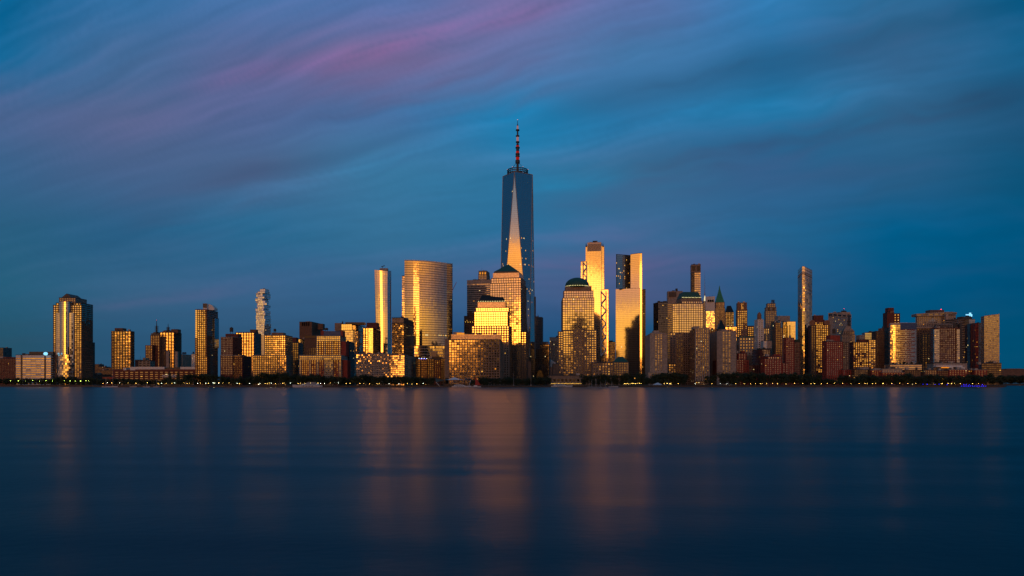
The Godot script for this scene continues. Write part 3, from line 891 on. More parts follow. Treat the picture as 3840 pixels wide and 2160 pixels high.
	for x in [1262.0, 1288.0]:
		var lv := mbuild(b)
		lv.box(at(x + 3, 349, 1192.6), Vector3(1.5, 0, 0), Vector3(0, 3.5, 0), Vector3(0, 0, 0.2))
		put(lv, "louvre", M.dark_metal, pf)
	# octagonal brick building with a water tank
	rg(3)
	b = bld("tank_building", "stepped dark brick apartment block with tall wooden water tank on top", 240, 1150, 0, "apartment building")
	var ms := sty("brick_dark", {"cw": 3.0, "g": M.glass_window, "wf": 0.6, "hf": 0.6, "rm": M.concrete})
	tier(b, 92, 240, 742, 965, ms, {"yaw": 20.0, "n": "upper_block", "dep": 24.0, "xs": 358})
	tier(b, 86, 240, 968, 0, ms, {"yaw": 12.0, "n": "lower_block", "dz": -5, "dep": 30.0})
	tier(b, 240, 360, 968, 0, ms, {"yaw": -8.0, "n": "lower_wing", "dz": -4, "xs": 466})
	plant(b, 150, 305, 697, 742, M.brick_dark, "penthouse", 5, 14)
	tank(b, 224, 612, 698, 1160, 42)
	# the twisted stack of glass boxes
	b = bld("stacked_tower", "slender white glass tower of shifted boxes like stacked blocks", 615, 1869, 15, "skyscraper")
	var jl := [[575, 640, 148, 178], [545, 635, 178, 196], [527, 608, 196, 240], [545, 630, 240, 262], [517, 605, 262, 292], [528, 640, 292, 318], [545, 660, 318, 343], [536, 620, 343, 365], [545, 628, 365, 388], [520, 618, 388, 415], [525, 630, 415, 440], [528, 640, 440, 470], [524, 628, 470, 515], [530, 640, 515, 540], [526, 634, 540, 575], [530, 630, 575, 640], [528, 626, 640, 715]]
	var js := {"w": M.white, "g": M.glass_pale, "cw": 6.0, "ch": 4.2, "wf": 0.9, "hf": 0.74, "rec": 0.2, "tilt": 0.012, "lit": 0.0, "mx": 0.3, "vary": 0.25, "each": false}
	for i in jl.size():
		var q: Array = jl[i]
		var xr: int = [690, 695, 706, 704, 676, 682, 680, 706, 690, 684, 706, 700, 708, 712, 708, 712, 710][i]
		var sj := js
		if i > 11: sj = sty("curtain", {"w": M.white, "g": M.glass_pale, "cw": 5.0, "ch": 4.4, "wf": 0.86, "hf": 0.7, "tilt": 0.012, "vary": 0.25})
		tier(b, q[0], q[1], q[2], q[3], sj, {"dz": [0.0, -2.0, 3.0, -3.0, 1.0][i % 5], "xs": maxf(xr, q[1] + 22), "n": "stacked_box", "rm": M.white, "oh": 0.6 if i % 2 else 0.1})
	tier(b, 528, 640, 715, 0, sty("curtain", {"w": M.white}), {"n": "base_block", "xs": 712})
	# brick blocks of the park side
	b = bld("grid_block", "wide orange brick block with regular bright windows and terrace step", 700, 1135, 1, "apartment building")
	var gs := sty("brick", {"w": M.brick_tan, "cw": 3.5, "ch": 3.3, "wf": 0.6, "hf": 0.62, "g": M.glass, "tilt": 0.004})
	tier(b, 630, 893, 718, 966, gs, {"dz": 10, "xs": 978, "n": "upper_block", "rm": M.cream})
	tier(b, 483, 905, 966, 0, gs, {"xs": 990, "n": "lower_block", "rm": M.cream})
	plant(b, 718, 862, 683, 718, M.brick_tan, "penthouse", 16, 14)
	tank(b, 760, 632, 683, 1155, 32)
	b = bld("dark_slab", "dark apartment slab with scattered lit windows behind orange grid block", 1040, 1240, 4, "apartment building")
	tier(b, 978, 1050, 808, 0, S.dark, {"xs": 1106})
	plant(b, 976, 1022, 742, 808, M.brick_dark, "penthouse", 10, 14)
	b = bld("windowless_tower", "brown windowless concrete tower with square vents near its top", 1140, 1890, 6, "skyscraper")
	var bs := {"w": M.brick_brown, "g": M.glass_dark, "blank": true, "cw": 3, "ch": 3, "wf": 0.5, "hf": 0.5}
	t = tier(b, 1062, 1216, 552, 0, bs, {"xs": 1352})
	var vfl: Vector3 = b.fp[0]
	var vfr: Vector3 = b.fp[1]
	for i in 4:
		var w := mbuild(b)
		w.box(vfl.lerp(vfr, 0.26 + i * 0.165) + Vector3.UP * HY(578, 1890), b.r * 2.1, Vector3.UP * 5.0, b.bk * -0.3)
		put(w, "vent", M.void, t)
	for i in 7:
		var w := mbuild(b)
		var q := vfl.lerp(vfr, 0.02 + i * 0.16)
		w.box(q + Vector3.UP * HY(720, 1890), b.r * 0.45, Vector3.UP * 24.0, b.bk * -0.5)
		put(w, "vertical_rib", M.granite_dark, t)
	plant(b, 1290, 1352, 572, 640, M.brick_brown, "rear_shaft", 20, 20)
	b = bld("gold_glass_block", "small gold glass block beside the brown brick school block", 1086, 1420, 6)
	tier(b, 1048, 1126, 766, 0, sty("curtain", {"cw": 5.0, "ch": 5.0, "g": M.glass_bright}))
	b = bld("school_block", "plain brown brick block below the windowless tower", 1195, 1400, 6)
	tier(b, 1126, 1272, 757, 0, sty("brick_dark", {"w": M.brick_brown, "wf": 0.35, "mt": 18.0, "lit": 0.03}))
	plant(b, 1126, 1265, 720, 757, M.black_metal, "roof_plant", 10, 16)
	b = bld("banded_block", "red brick and cream apartment block with blue rooftop box", 1320, 1112, 4, "apartment building")
	var vs := sty("brick", {"w": M.brick_red, "cw": 3.3, "ch": 3.1, "wf": 0.5, "hf": 0.62, "g": M.glass, "tilt": 0.004})
	var vc := sty("brick", {"w": M.cream, "cw": 3.0, "ch": 3.1, "wf": 0.8, "hf": 0.55, "g": M.glass, "tilt": 0.004})
	var vd := sty("brick_dark", {"lit": 0.01})
	tier(b, 1272, 1570, 726, 790, vc, {"dz": 12, "xs": 1640, "n": "top_storeys", "rm": M.cream})
	for q in [[1272, 1296, 0], [1296, 1366, 1], [1366, 1384, 0], [1384, 1458, 1], [1458, 1476, 0], [1476, 1548, 1], [1548, 1570, 0]]:
		tier(b, q[0], q[1], 790, 966, vs if q[2] == 1 else vc, {"dz": 12.0 + q[2] * 0.6, "n": "brick_strip" if q[2] == 1 else "cream_strip", "rh": 0.1, "oh": 0.0, "dep": 22.0})
	tier(b, 1060, 1580, 966, 1020, vc, {"xs": 1660, "n": "middle_storeys", "rm": M.cream})
	for q in [[1060, 1085, 0], [1085, 1185, 1], [1185, 1205, 0], [1205, 1272, 1], [1272, 1300, 0], [1300, 1364, 1], [1364, 1480, 0], [1480, 1548, 1], [1548, 1580, 0]]:
		tier(b, q[0], q[1], 1020, 0, vs if q[2] == 1 else vc, {"n": "brick_strip" if q[2] == 1 else "cream_strip", "rh": 0.1, "oh": 0.0, "dz": q[2] * 0.6, "dep": 26.0})
	plant(b, 1580, 1655, 1020, 1275, M.brick_red, "side_wing", 6, 22)
	plant(b, 1570, 1638, 792, 966, M.brick_red, "side_wing", 14, 20)
	plant(b, 1362, 1572, 664, 726, M.blue_panel, "blue_roof_box", 18, 14)
	plant(b, 1326, 1362, 658, 726, M.brick_red, "penthouse", 17.6, 14)
	plant(b, 1572, 1600, 658, 726, M.brick_red, "penthouse", 18, 14)
	tank(b, 1397, 622, 664, 1132, 42)
	b = bld("roof_tank_slab", "dark narrow slab with small roof tanks behind the cream and brick block", 1660, 1180, 4)
	tier(b, 1640, 1682, 800, 0, sty("dark", {"lit": 0.02}))
	tank(b, 1660, 778, 800, 1185, 26)

func buildings_centre():
	var b: Dictionary
	var t
	rg(4)
	b = bld("gold_front_office", "dark capped office tower with one blazing gold glass front", 190, 1330, 8, "office building")
	tier(b, 82, 186, 740, 800, sty("curtain", {"g": M.glass_bright, "cw": 4.0, "ch": 5.0}), {"xs": 322, "n": "crown_block", "rm": M.black_metal})
	tier(b, 98, 196, 802, 0, sty("curtain", {"g": M.glass_bright, "w": M.mullion_pale, "cw": 4.2, "ch": 4.2, "wf": 0.8, "hf": 0.8, "tilt": 0.01}), {"xs": 322})
	plant(b, 14, 82, 728, 800, M.granite, "side_wing", 20, 20)
	plant(b, 120, 310, 720, 740, M.black_metal, "roof_plant", 10, 16)
	mast(b, 93, 702, 728, 1350, 0.6)
	b = bld("brick_glass_tower", "brick and glass corner tower with red brick penthouse beside flared gold tower", 385, 1125, 4, "apartment building")
	tier(b, 295, 352, 780, 0, sty("brick", {"w": M.brick_dark, "g": M.glass_bright, "cw": 3.6, "wf": 0.62, "hf": 0.6}), {"dz": 0.5, "dep": 20.0, "rm": M.concrete})
	tier(b, 352, 398, 780, 0, sty("curtain", {"cw": 2.8, "ch": 3.1, "hf": 0.8}), {"n": "glass_bay", "dep": 22.0})
	tier(b, 398, 402, 792, 0, sty("brick", {"w": M.brick_dark, "g": M.glass_bright, "cw": 3.6, "wf": 0.62, "hf": 0.6}), {"n": "side_wing", "xs": 480})
	plant(b, 335, 445, 724, 780, M.brick_dark, "penthouse", 6, 14)
	# flared glass tower
	b = bld("flared_tower", "slender gold glass tower flaring outward at its slanted top", 495, 1400, 10, "skyscraper")
	var w := mbuild(b)
	var g := mbuild(b)
	var part := MeshInstance3D.new()
	part.name = "tower_shaft"
	b.root.add_child(part, true)
	var lev := [[1040.0, 432.0, 546.0, 582.0], [850.0, 431.0, 546.0, 580.0], [650.0, 428.0, 545.0, 577.0], [480.0, 423.0, 544.0, 577.0], [330.0, 418.0, 544.0, 579.0], [192.0, 414.0, 545.0, 582.0]]
	for k in lev.size() - 1:
		var l: Array = lev[k]
		var h: Array = lev[k + 1]
		var top: bool = k == lev.size() - 2
		var nseg := 5
		for i in nseg:
			var pp := []
			for q in [[i, l], [i + 1, l], [i + 1, h], [i, h]]:
				var s: float = q[0] / float(nseg)
				var x: float = lerpf(q[1][1], q[1][2], s)
				var yy: float = q[1][0]
				if top and q[1] == h: yy += s * 14.0
				var dd: float = 1400.0 - 2.4 * sin(s * PI) + (1.0 - s) * 1.2
				pp.append(at(x, yy, dd))
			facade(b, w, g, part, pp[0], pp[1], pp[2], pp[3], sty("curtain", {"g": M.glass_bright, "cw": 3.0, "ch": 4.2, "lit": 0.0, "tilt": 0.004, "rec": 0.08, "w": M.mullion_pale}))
		var e0 := 0.0
		if top: e0 = 14.0
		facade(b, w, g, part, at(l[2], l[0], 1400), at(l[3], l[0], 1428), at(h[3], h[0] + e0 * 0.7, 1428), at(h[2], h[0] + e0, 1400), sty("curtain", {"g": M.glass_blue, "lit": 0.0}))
	part.mesh = w.mesh(M.mullion_pale)
	put(g, "glazing", M.glass_bright, part, true)
	var bk := mbuild(b)
	bk.quad(at(432, 1040, 1410), at(582, 1040, 1428), at(582, 205, 1428), at(414, 192, 1410), Vector3(0, 0, -1))
	bk.quad(at(414, 193, 1410), at(545, 207, 1400.2), at(582, 203, 1428), at(500, 200, 1430), Vector3.UP)
	put(bk, "rear_wall", M.mullion, b.root)
	plant(b, 466, 545, 176, 200, M.concrete, "roof_plant", 12, 10)
	var cr := mbuild(b)
	cr.bar(at(495, 180, 1415), at(495, 160, 1415), 0.5); cr.bar(at(482, 162, 1415), at(518, 152, 1415), 0.7)
	cr.bar(at(495, 160, 1415), at(512, 147, 1415), 0.4)
	put(cr, "roof_crane", M.steel, b.root)
	# slab with louvred crown
	b = bld("green_glass_slab", "green glass apartment slab with louvred crown in front of the curved tower", 650, 1105, 4, "apartment building")
	tier(b, 588, 707, 730, 0, {"w": M.brick_brown, "g": M.glass, "cw": 2.6, "ch": 3.1, "wf": 0.94, "hf": 0.72, "rec": 0.15, "tilt": 0.006, "lit": 0.004, "each": false}, {"xs": 812})
	t = tier(b, 590, 707, 678, 729, {"w": M.dark_metal, "g": M.mullion_pale, "cw": 1.4, "ch": 20.0, "wf": 0.5, "hf": 0.94, "rec": 0.4, "tilt": 0.0, "each": false}, {"xs": 810, "n": "louvred_crown"})
	b = bld("mosaic_block", "low broad block of mixed cream and glass panels behind the shore trees", 470, 1098, 3, "apartment building")
	var xs := {"w": M.concrete, "g": M.glass_bright, "cw": 2.7, "ch": 3.0, "wf": 0.72, "hf": 0.6, "rec": 0.25, "tilt": 0.009, "lit": 0.01, "each": false, "vary": 0.3}
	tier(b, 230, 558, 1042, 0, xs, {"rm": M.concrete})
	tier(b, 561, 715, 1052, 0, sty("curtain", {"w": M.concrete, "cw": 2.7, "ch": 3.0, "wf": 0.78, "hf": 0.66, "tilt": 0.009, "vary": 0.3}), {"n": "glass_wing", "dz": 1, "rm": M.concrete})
	tier(b, 714, 717, 1052, 0, xs, {"n": "side_wing", "xs": 830, "dz": 4})
	# curved bank tower
	b = bld("curved_tower", "broad curved glass tower with gold bands and bright rim line", 925, 1285, 0, "skyscraper")
	var pts := []
	var tops := []
	var p := at(716, 0, 1285) * Vector3(1, 0, 1)
	var n := 14
	var xr := at(1140, 0, 1290).x
	var len := (xr - p.x) / n
	for i in n + 1:
		pts.append(p)
		tops.append(HY(104 + 24.0 * pow(i / float(n), 1.3), 1288))
		var y := deg_to_rad(lerpf(14.0, -30.0, i / float(n)))
		p += Vector3(1, 0, tan(y)) * len
	var q0 := at(1200, 0, 1318) * Vector3(1, 0, 1)
	pts.append(q0); tops.append(HY(130, 1310))
	pts.append(pts[0] + Vector3(16, 0, -60)); tops.append(tops[0])
	curve(b, pts, HY(955, 1285), tops, {"w": M.granite_dark, "g": M.glass, "cw": 1.8, "ch": 4.15, "wf": 0.93, "hf": 0.78, "rec": 0.12, "tilt": 0.004, "lit": 0.0, "each": false, "vary": 0.1, "rows": {47: 0.13, 46: 0.02, 4: 0.35, 20: 0.03, 44: 0.05}}, {"rm": M.white, "rh": 1.6, "n": "curved_shaft"})
	tier(b, 691, 716, 255, 955, {"w": M.mullion_pale, "g": M.glass, "cw": 2.0, "ch": 4.15, "wf": 0.9, "hf": 0.66, "rec": 0.12, "lit": 0.0, "each": false}, {"n": "side_wing", "dz": 6, "dep": 30.0})
	tier(b, 815, 1135, 958, 0, sty("curtain", {"g": M.glass_bright, "w": M.mullion_pale, "cw": 3.0, "ch": 5.0, "hf": 0.8}), {"n": "podium", "dz": -5, "dep": 40.0})
	tier(b, 1140, 1150, 900, 0, sty("bands", {}), {"n": "rear_base", "dz": 20, "xs": 1195})
	b = bld("tower_crane", "red lattice crane boom showing past the curved glass tower", 1215, 1500, 0, "crane")
	var cm := mbuild(b)
	for i in 9:
		var f0 := i / 9.0
		var f1 := (i + 1) / 9.0
		var c0 := at(1196, 402, 1500).lerp(at(1236, 322, 1500), f0)
		var c1 := at(1196, 402, 1500).lerp(at(1236, 322, 1500), f1)
		cm.bar(c0, c1, 0.35); cm.bar(c0 + Vector3(1.2, 1.5, 0), c1 + Vector3(1.2, 1.5, 0), 0.3); cm.bar(c0, c1 + Vector3(1.2, 1.5, 0), 0.25)
	put(cm, "boom", M.sail_red, b.root)
	var cm2 := mbuild(b)
	cm2.bar(at(1196, 402, 1500), at(1192, 1000, 1500), 0.9); cm2.bar(at(1210, 372, 1500), at(1192, 420, 1500), 0.2)
	put(cm2, "mast", M.steel, b.root)
	b = bld("red_dark_hotel", "dark low building with brick fins and blue roof terrace lights", 980, 1150, 3)
	var zs := sty("brick_dark", {"lit": 0.012, "w": M.black_metal, "wf": 0.6, "g": M.glass_dark})
	tier(b, 825, 1130, 1090, 0, zs)
	tier(b, 880, 945, 1108, 0, sty("brick_dark", {"lit": 0.02, "g": M.glass_dark}), {"n": "brick_fin", "dz": -2, "dep": 6.0})
	tier(b, 1015, 1082, 1100, 0, sty("brick_dark", {"lit": 0.05, "g": M.glass_dark}), {"n": "brick_fin", "dz": -2, "dep": 6.0})
	plant(b, 830, 1078, 1066, 1090, M.black_metal, "roof_pavilion", 8, 16)
	plant(b, 980, 1040, 1016, 1066, M.mullion, "penthouse", 12, 10)
	for i in 7: beacon(b, at(862 + i * 13, 1084 + (i % 2) * 4, 1149), b.root, "blue" if i % 2 else "white", 0.7)
	b = bld("crowned_tower", "slim stone tower with lantern crown rising behind the pink banded block", 1516, 1740, 10, "skyscraper")
	var s30 := {"w": M.stone, "g": M.glass_dim, "cw": 6.0, "ch": 8.0, "wf": 0.5, "hf": 0.6, "lit": 0.0, "rec": 0.6, "each": false}
	tier(b, 1458, 1545, 240, 0, S.stone, {"xs": 1576})
	t = tier(b, 1461, 1543, 206, 240, s30, {"xs": 1572, "n": "lantern_crown"})
	for x in [1478.0, 1502.0, 1528.0]:
		var lw := mbuild(b)
		lw.box(at(x, 228, 1733), Vector3(1.4, 0, 0), Vector3(0, 2.2, 0), Vector3(0, 0, 0.2))
		put(lw, "crown_window_light", M.lit_gold, t)
	b = bld("pink_banded_block", "wide pink lit office block with horizontal bands behind the stepped tower", 1468, 1460, 10, "office building")
	tier(b, 1345, 1640, 298, 0, {"w": M.concrete, "g": M.glass, "cw": 4.0, "ch": 4.2, "wf": 0.95, "hf": 0.42, "rec": 0.2, "lit": 0.015, "tilt": 0.004, "mt": 6.0, "each": false}, {"rm": M.cream})
	b = bld("deco_exchange", "dark brown art deco block with stepped parapet before the pink banded block", 1368, 1420, 10)
	tier(b, 1315, 1425, 660, 0, sty("brown", {"lit": 0.01}))
	tier(b, 1345, 1425, 632, 660, sty("brown", {"lit": 0.0}), {"n": "setback_block", "dz": 5})
	plant(b, 1357, 1392, 612, 634, M.brick_brown, "penthouse", 10, 10)
	for i in 4: beacon(b, at(1330 + i * 24, 718, 1418), b.root, "string", 1.0)
	# front grid wing
	rg(5)
	b = bld("grid_front_block", "broad brown block with square gold windows under a pale ribbed parapet", 228, 1135, 3, "office building")
	var ad := {"w": M.granite, "g": M.glass_mid, "cw": 4.15, "ch": 3.95, "wf": 0.74, "hf": 0.72, "rec": 0.35, "tilt": 0.005, "lit": 0.004, "mx": 1.0, "each": false, "vary": 0.25}
	tier(b, 2, 456, 968, 0, ad, {"xs": 520})
	var rib := {"w": M.bright_metal, "g": M.concrete, "cw": 1.6, "ch": 20.0, "wf": 0.3, "hf": 0.9, "rec": 0.3, "tilt": 0.0, "each": false}
	tier(b, 28, 460, 926, 966, rib, {"n": "ribbed_parapet", "dz": 1, "rm": M.bright_metal, "dep": 30.0})
	plant(b, -30, 4, 962, 1300, M.granite, "side_wing", 2, 20)
	plant(b, 45, 118, 900, 926, M.concrete, "roof_plant", 10, 12)
	var rl := mbuild(b)
	rl.box(at(110, 914, 1144.4), Vector3(6, 0, 0), Vector3(0, 1.3, 0), Vector3(0, 0, 0.2))
	put(rl, "roof_lamp", M.lit_gold, b.root)
	# ziggurat tower
	b = bld("ziggurat_tower", "stepped gold office tower with black stepped mansard crown", 380, 1262, 5, "skyscraper")
	var ds := sty("wfc", {"g": M.glass, "w": M.granite, "hf": 0.5})
	tier(b, 206, 536, 848, 0, sty("wfc_low", {}), {"xs": 590, "n": "lower_block", "rm": M.granite})
	tier(b, 229, 524, 722, 848, S.wfc, {"dz": 4, "xs": 578, "n": "middle_block", "rm": M.granite})
	tier(b, 243, 533, 688, 722, S.wfc, {"dz": 7, "dep": 34.0, "n": "shoulder_block", "rm": M.granite})
	tier(b, 261, 502, 642, 688, sty("wfc_low", {"w": M.bright_metal, "mt": 8.0, "wf": 0.6}), {"dz": 10, "xs": 556, "n": "crown_block", "rm": M.bright_metal})
	var fp: Array = b.fp
	var y0: float = b.y + 1.0
	for i in 4:
		var ya := y0 + i * (HY(570, 1272) - y0) / 4.0
		frustum(b, "mansard_step", inset(fp, 0.97 - i * 0.055), ya, inset(fp, 0.93 - i * 0.06), ya + (HY(570, 1272) - y0) / 4.0 + 0.01 * i, M.black_metal)
	for i in 16:
		beacon(b, (fp[0] as Vector3).lerp(fp[1], (i + 0.5) / 16.0) * Vector3(1, 0, 1) + Vector3.UP * (y0 + 1.2) - b.bk * 0.8, b.root, "dim", 1.3)
	# pyramid tower
	b = bld("pyramid_tower", "tall gold gridded office tower with green copper pyramid roof", 530, 1275, 10, "skyscraper")
	tier(b, 367, 640, 472, 0, S.wfc, {"xs": 688, "n": "tower_block", "rm": M.granite})
	tier(b, 378, 640, 428, 472, sty("wfc", {"w": M.granite}), {"dz": 4, "xs": 680, "n": "shoulder_block", "rm": M.granite})
	tier(b, 394, 622, 386, 428, sty("wfc_low", {"w": M.bright_metal, "mt": 8.0}), {"dz": 8, "xs": 660, "n": "crown_block", "rm": M.bright_metal})
	fp = b.fp
	frustum(b, "parapet", inset(fp, 0.94), b.y + 0.9, inset(fp, 0.94), b.y + 4.0, M.granite_dark)
	var py := HY(297, 1295)
	var f4 := inset(fp, 0.92)
	var cc := inset(fp, 0.02)
	frustum(b, "pyramid_roof", f4, b.y + 4.0, cc, py, M.copper_green)
	tier(b, 640, 688, 898, 0, sty("wfc_low", {"w": M.granite_dark}), {"xs": 712, "n": "low_wing", "dz": -4})
	# the tallest tower
	one_tower()
	rg(5)
	b = bld("dark_slim_tower", "nearly black slim tower at the foot of the tallest tower", 785, 1700, 8, "skyscraper")
	tier(b, 748, 824, 772, 0, sty("dark", {"lit": 0.003}))
	plant(b, 755, 770, 590, 772, M.dark_metal, "rear_shaft", 30, 14)
	mast(b, 790, 740, 772, 1705, 0.5)
	b = bld("stepped_dark_block", "unlit stepped block between the tallest tower and the domed tower", 830, 1500, 8)
	tier(b, 805, 886, 1010, 0, sty("dark", {"lit": 0.01}))
	plant(b, 822, 882, 985, 1012, M.dark_metal, "penthouse", 8, 14)
	tier(b, 720, 812, 1050, 0, sty("dark", {"lit": 0.01}), {"n": "low_wing", "dz": -20})
	b = bld("pinstripe_block", "small mauve pinstriped office block far behind the glass arch", 926, 1900, 8)
	tier(b, 890, 990, 948, 0, {"w": M.concrete, "g": M.glass_dim, "cw": 3.2, "ch": 4.2, "wf": 0.6, "hf": 0.85, "lit": 0.04, "rec": 0.3, "each": false, "mt": 8.0})
	# white winged station hall
	b = bld("winged_hall", "white pointed steel wing of the station hall behind the arch", 915, 1560, 0)
	var wg := mbuild(b)
	for q in [[[888, 1130], [946, 1172], [918, 1255], [885, 1200]], [[862, 1180], [888, 1130], [885, 1200], [870, 1260]]]:
		wg.qa(at(q[0][0], q[0][1], 1555), at(q[1][0], q[1][1], 1560), at(q[2][0], q[2][1], 1560), at(q[3][0], q[3][1], 1556), at(900, 1200, 1700))
		wg.qa(at(q[0][0], q[0][1], 1558), at(q[1][0], q[1][1], 1563), at(q[2][0], q[2][1], 1563), at(q[3][0], q[3][1], 1559), at(900, 1200, 1000))
	put(wg, "white_wing", M.white, b.root)
	for i in 7:
		var rb := mbuild(b)
		rb.bar(at(888 + i * 9, 1131 + i * 7, 1555), at(886 + i * 5, 1205 + i * 8, 1555), 0.35)
		put(rb, "rib", M.white, b.root)
	# the glass arch
	b = bld("glass_arch_hall", "dark barrel vaulted glass hall between the two gold towers", 810, 1232, 0)
	var av := mbuild(b)
	var gg := mbuild(b)
	var ctr := at(810, 1298, 1232)
	ctr.y = GY
	var R := 85.0 / sc / F * 1232.0
	var Ht := HY(1186, 1232) - GY
	var seg := 18
	for step in 5:
		var k := 1.0 - step * 0.13
		var z0 := ctr.z - step * 5.0
		for i in seg:
			var a0 := PI - PI * i / seg
			var a1 := PI - PI * (i + 1) / seg
			var e0 := Vector3(ctr.x + cos(a0) * R * k, GY + sin(a0) * Ht * (0.55 + 0.45 * k), z0)
			var e1 := Vector3(ctr.x + cos(a1) * R * k, GY + sin(a1) * Ht * (0.55 + 0.45 * k), z0)
			var tl := rng.randfn(0, 0.02)
			gg.quad(e0, e1, e1 + Vector3(0, 0, -4.6), e0 + Vector3(0, 0, -4.6), Vector3((cos(a0) + cos(a1)) * 0.5, (sin(a0) + sin(a1)) * 0.5, tl).normalized())
			av.bar(e0, e1, 0.3, 0.3, 4)
			if i % 2 == 0: av.bar(e0, e0 + Vector3(0, 0, -4.8), 0.2, 0.2, 4)
	var fr := MeshInstance3D.new()
	fr = put(av, "arch_frame", M.dark_metal, b.root)
	put(gg, "glazing", M.glass, fr, true)
	var fw := mbuild(b)
	for i in 10:
		var x := ctr.x - R * 0.45 + i * R * 0.1
		fw.bar(Vector3(x, GY, ctr.z - 21), Vector3(x, GY + Ht * 0.8 * sqrt(maxf(0.05, 1.0 - pow((x - ctr.x) / (R * 0.5), 2.0))), ctr.z - 21), 0.25, 0.25, 4)
	put(fw, "front_mullion", M.mullion, fr, true)
	var pane := mbuild(b)
	for i in 12:
		var a0 := PI - PI * i / 12
		var a1 := PI - PI * (i + 1) / 12
		pane.tri(ctr - Vector3(0, 0, 22), ctr + Vector3(cos(a0) * R * 0.5, sin(a0) * Ht * 0.77, -22), ctr + Vector3(cos(a1) * R * 0.5, sin(a1) * Ht * 0.77, -22), Vector3(0, 0, 1))
	put(pane, "front_glass", M.glass_dim, fr)
	plant(b, 700, 728, 1160, 1300, M.granite_dark, "side_wall", 6, 20)
	plant(b, 895, 925, 1205, 1300, M.granite_dark, "side_wall", 6, 20)
	# domed tower
	b = bld("domed_tower", "gold gridded office tower crowned by a green copper dome", 1140, 1276, 2, "skyscraper")
	tier(b, 1004, 1282, 602, 0, S.wfc, {"xs": 986, "n": "tower_block", "rm": M.granite})
	tier(b, 1015, 1274, 540, 602, sty("wfc", {"w": M.granite}), {"dz": 4, "dep": 34.0, "n": "shoulder_block", "rm": M.granite})
	tier(b, 1030, 1258, 502, 540, sty("wfc_low", {"w": M.granite, "mt": 7.0, "wf": 0.62}), {"dz": 8, "dep": 34.0, "n": "crown_block", "rm": M.granite})
	fp = b.fp
	var dc: Vector3 = (fp[0] + fp[2]) * 0.5
	dc = at(1132, 0, 1300) * Vector3(1, 0, 1)
	dc.y = b.y
	var rr := 107.0 / sc / F * 1300.0
	var hh := HY(425, 1300) - dc.y - 3.0
	var dm := mbuild(b)
	var prof := [[rr * 0.97, 0.0], [rr * 0.97, 2.0], [rr, 2.0], [rr, 3.2]]
	for i in 11:
		var a := i / 10.0 * PI * 0.5
		prof.append([maxf(0.05, rr * 0.98 * cos(a)), 3.2 + hh * sin(a)])
	dm.lathe(dc, prof, 40)
	var dome := put(dm, "dome", M.copper_green, b.root)
	for i in 20:
		var a := PI * 0.08 + PI * 0.84 * i / 19.0
		beacon(b, dc + Vector3(cos(a) * (rr + 0.3), 1.6, sin(a) * (rr + 0.3)), dome, "dim", 1.2)
	tier(b, 1190, 1304, 886, 0, S.wfc_low, {"n": "low_wing", "dz": -6, "dep": 30.0, "rm": M.granite})
	tier(b, 966, 1010, 897, 0, sty("wfc_low", {"lit": 0.03}), {"n": "low_wing", "dz": -3, "dep": 30.0, "rm": M.granite, "xs": 962})
	tier(b, 1008, 1100, 890, 0, sty("wfc", {"w": M.granite, "wf": 0.7, "hf": 0.66}), {"n": "low_bay", "dz": -1.5, "dep": 10.0, "rm": M.granite})
	tier(b, 1098, 1192, 880, 0, sty("wfc_low", {}), {"n": "low_bay", "dz": -3.5, "dep": 10.0, "rm": M.granite})
	b = bld("restaurant_row", "long low brown building with warmly lit restaurant windows on the cove", 1036, 1120, 0)
	tier(b, 882, 1192, 1284, 0, {"w": M.granite, "g": M.glass_dim, "cw": 6.0, "ch": 8.0, "wf": 0.6, "hf": 0.5, "lit": 0.10, "rec": 0.5, "mb": 4.0, "mt": 3.0, "each": false})
	plant(b, 920, 978, 1176, 1284, M.granite_dark, "rear_block", 30, 20)
	for i in 26:
		beacon(b, at(905 + i * 10.4, 1350 + (i % 3), 1112), b.root, "string", 0.8)
	rg(6)
	for q in [[402, 482, 1172, 1240.0, "brown brick low block with small windows beside the domed tower"], [482, 586, 1170, 1238.0, "warm brown low block with pink reflecting windows behind the shore trees"]]:
		b = bld("low_block", q[4], (q[0] + q[1]) * 0.5, q[3], 3)
		tier(b, q[0], q[1], q[2], 0, sty("wfc_low", {"lit": 0.03}))
	b = bld("copper_roof_pavilion", "brown low block under a small green copper pyramid", 640, 1245, 3)
	tier(b, 586, 720, 1166, 0, sty("wfc_low", {"lit": 0.02, "g": M.glass_window}))
	frustum(b, "pyramid_roof", inset(b.fp, 0.97), b.y + 0.9, inset(b.fp, 0.3), HY(1116, 1255), M.copper_green)
	# tower with cross bracing
	b = bld("braced_tower", "gold glass skyscraper with diagonal bracing and louvred flat top", 420, 1620, 9, "skyscraper")
	var gs := sty("curtain", {"g": M.glass, "cw": 3.6, "ch": 4.3, "lit": 0.012, "w": M.mullion_pale, "tilt": 0.0015, "rec": 0.08, "vary": 0.04})
	tier(b, 356, 479, 192, 0, gs, {"n": "glass_shaft", "xs": 500, "rm": M.mullion_pale})
	t = tier(b, 357, 478, 118, 192, {"w": M.mullion_pale, "g": M.black_metal, "cw": 80.0, "ch": 2.3, "wf": 0.95, "hf": 0.5, "rec": 0.8, "mt": 3.0, "each": false}, {"n": "louvred_top", "dep": 30.0, "rm": M.mullion_pale})
	tier(b, 341, 356, 148, 0, gs, {"n": "corner_shaft", "dz": 8, "dep": 30.0, "rm": M.mullion_pale})
	tier(b, 479, 503, 148, 530, gs, {"n": "corner_shaft", "dz": 8, "dep": 30.0, "rm": M.mullion_pale})
	tier(b, 300, 352, 282, 0, sty("curtain", {"g": M.glass, "ch": 8.6, "cw": 7.0, "w": M.mullion_pale, "wf": 0.95}), {"n": "low_wing", "dz": 3, "dep": 40.0, "rm": M.mullion_pale})
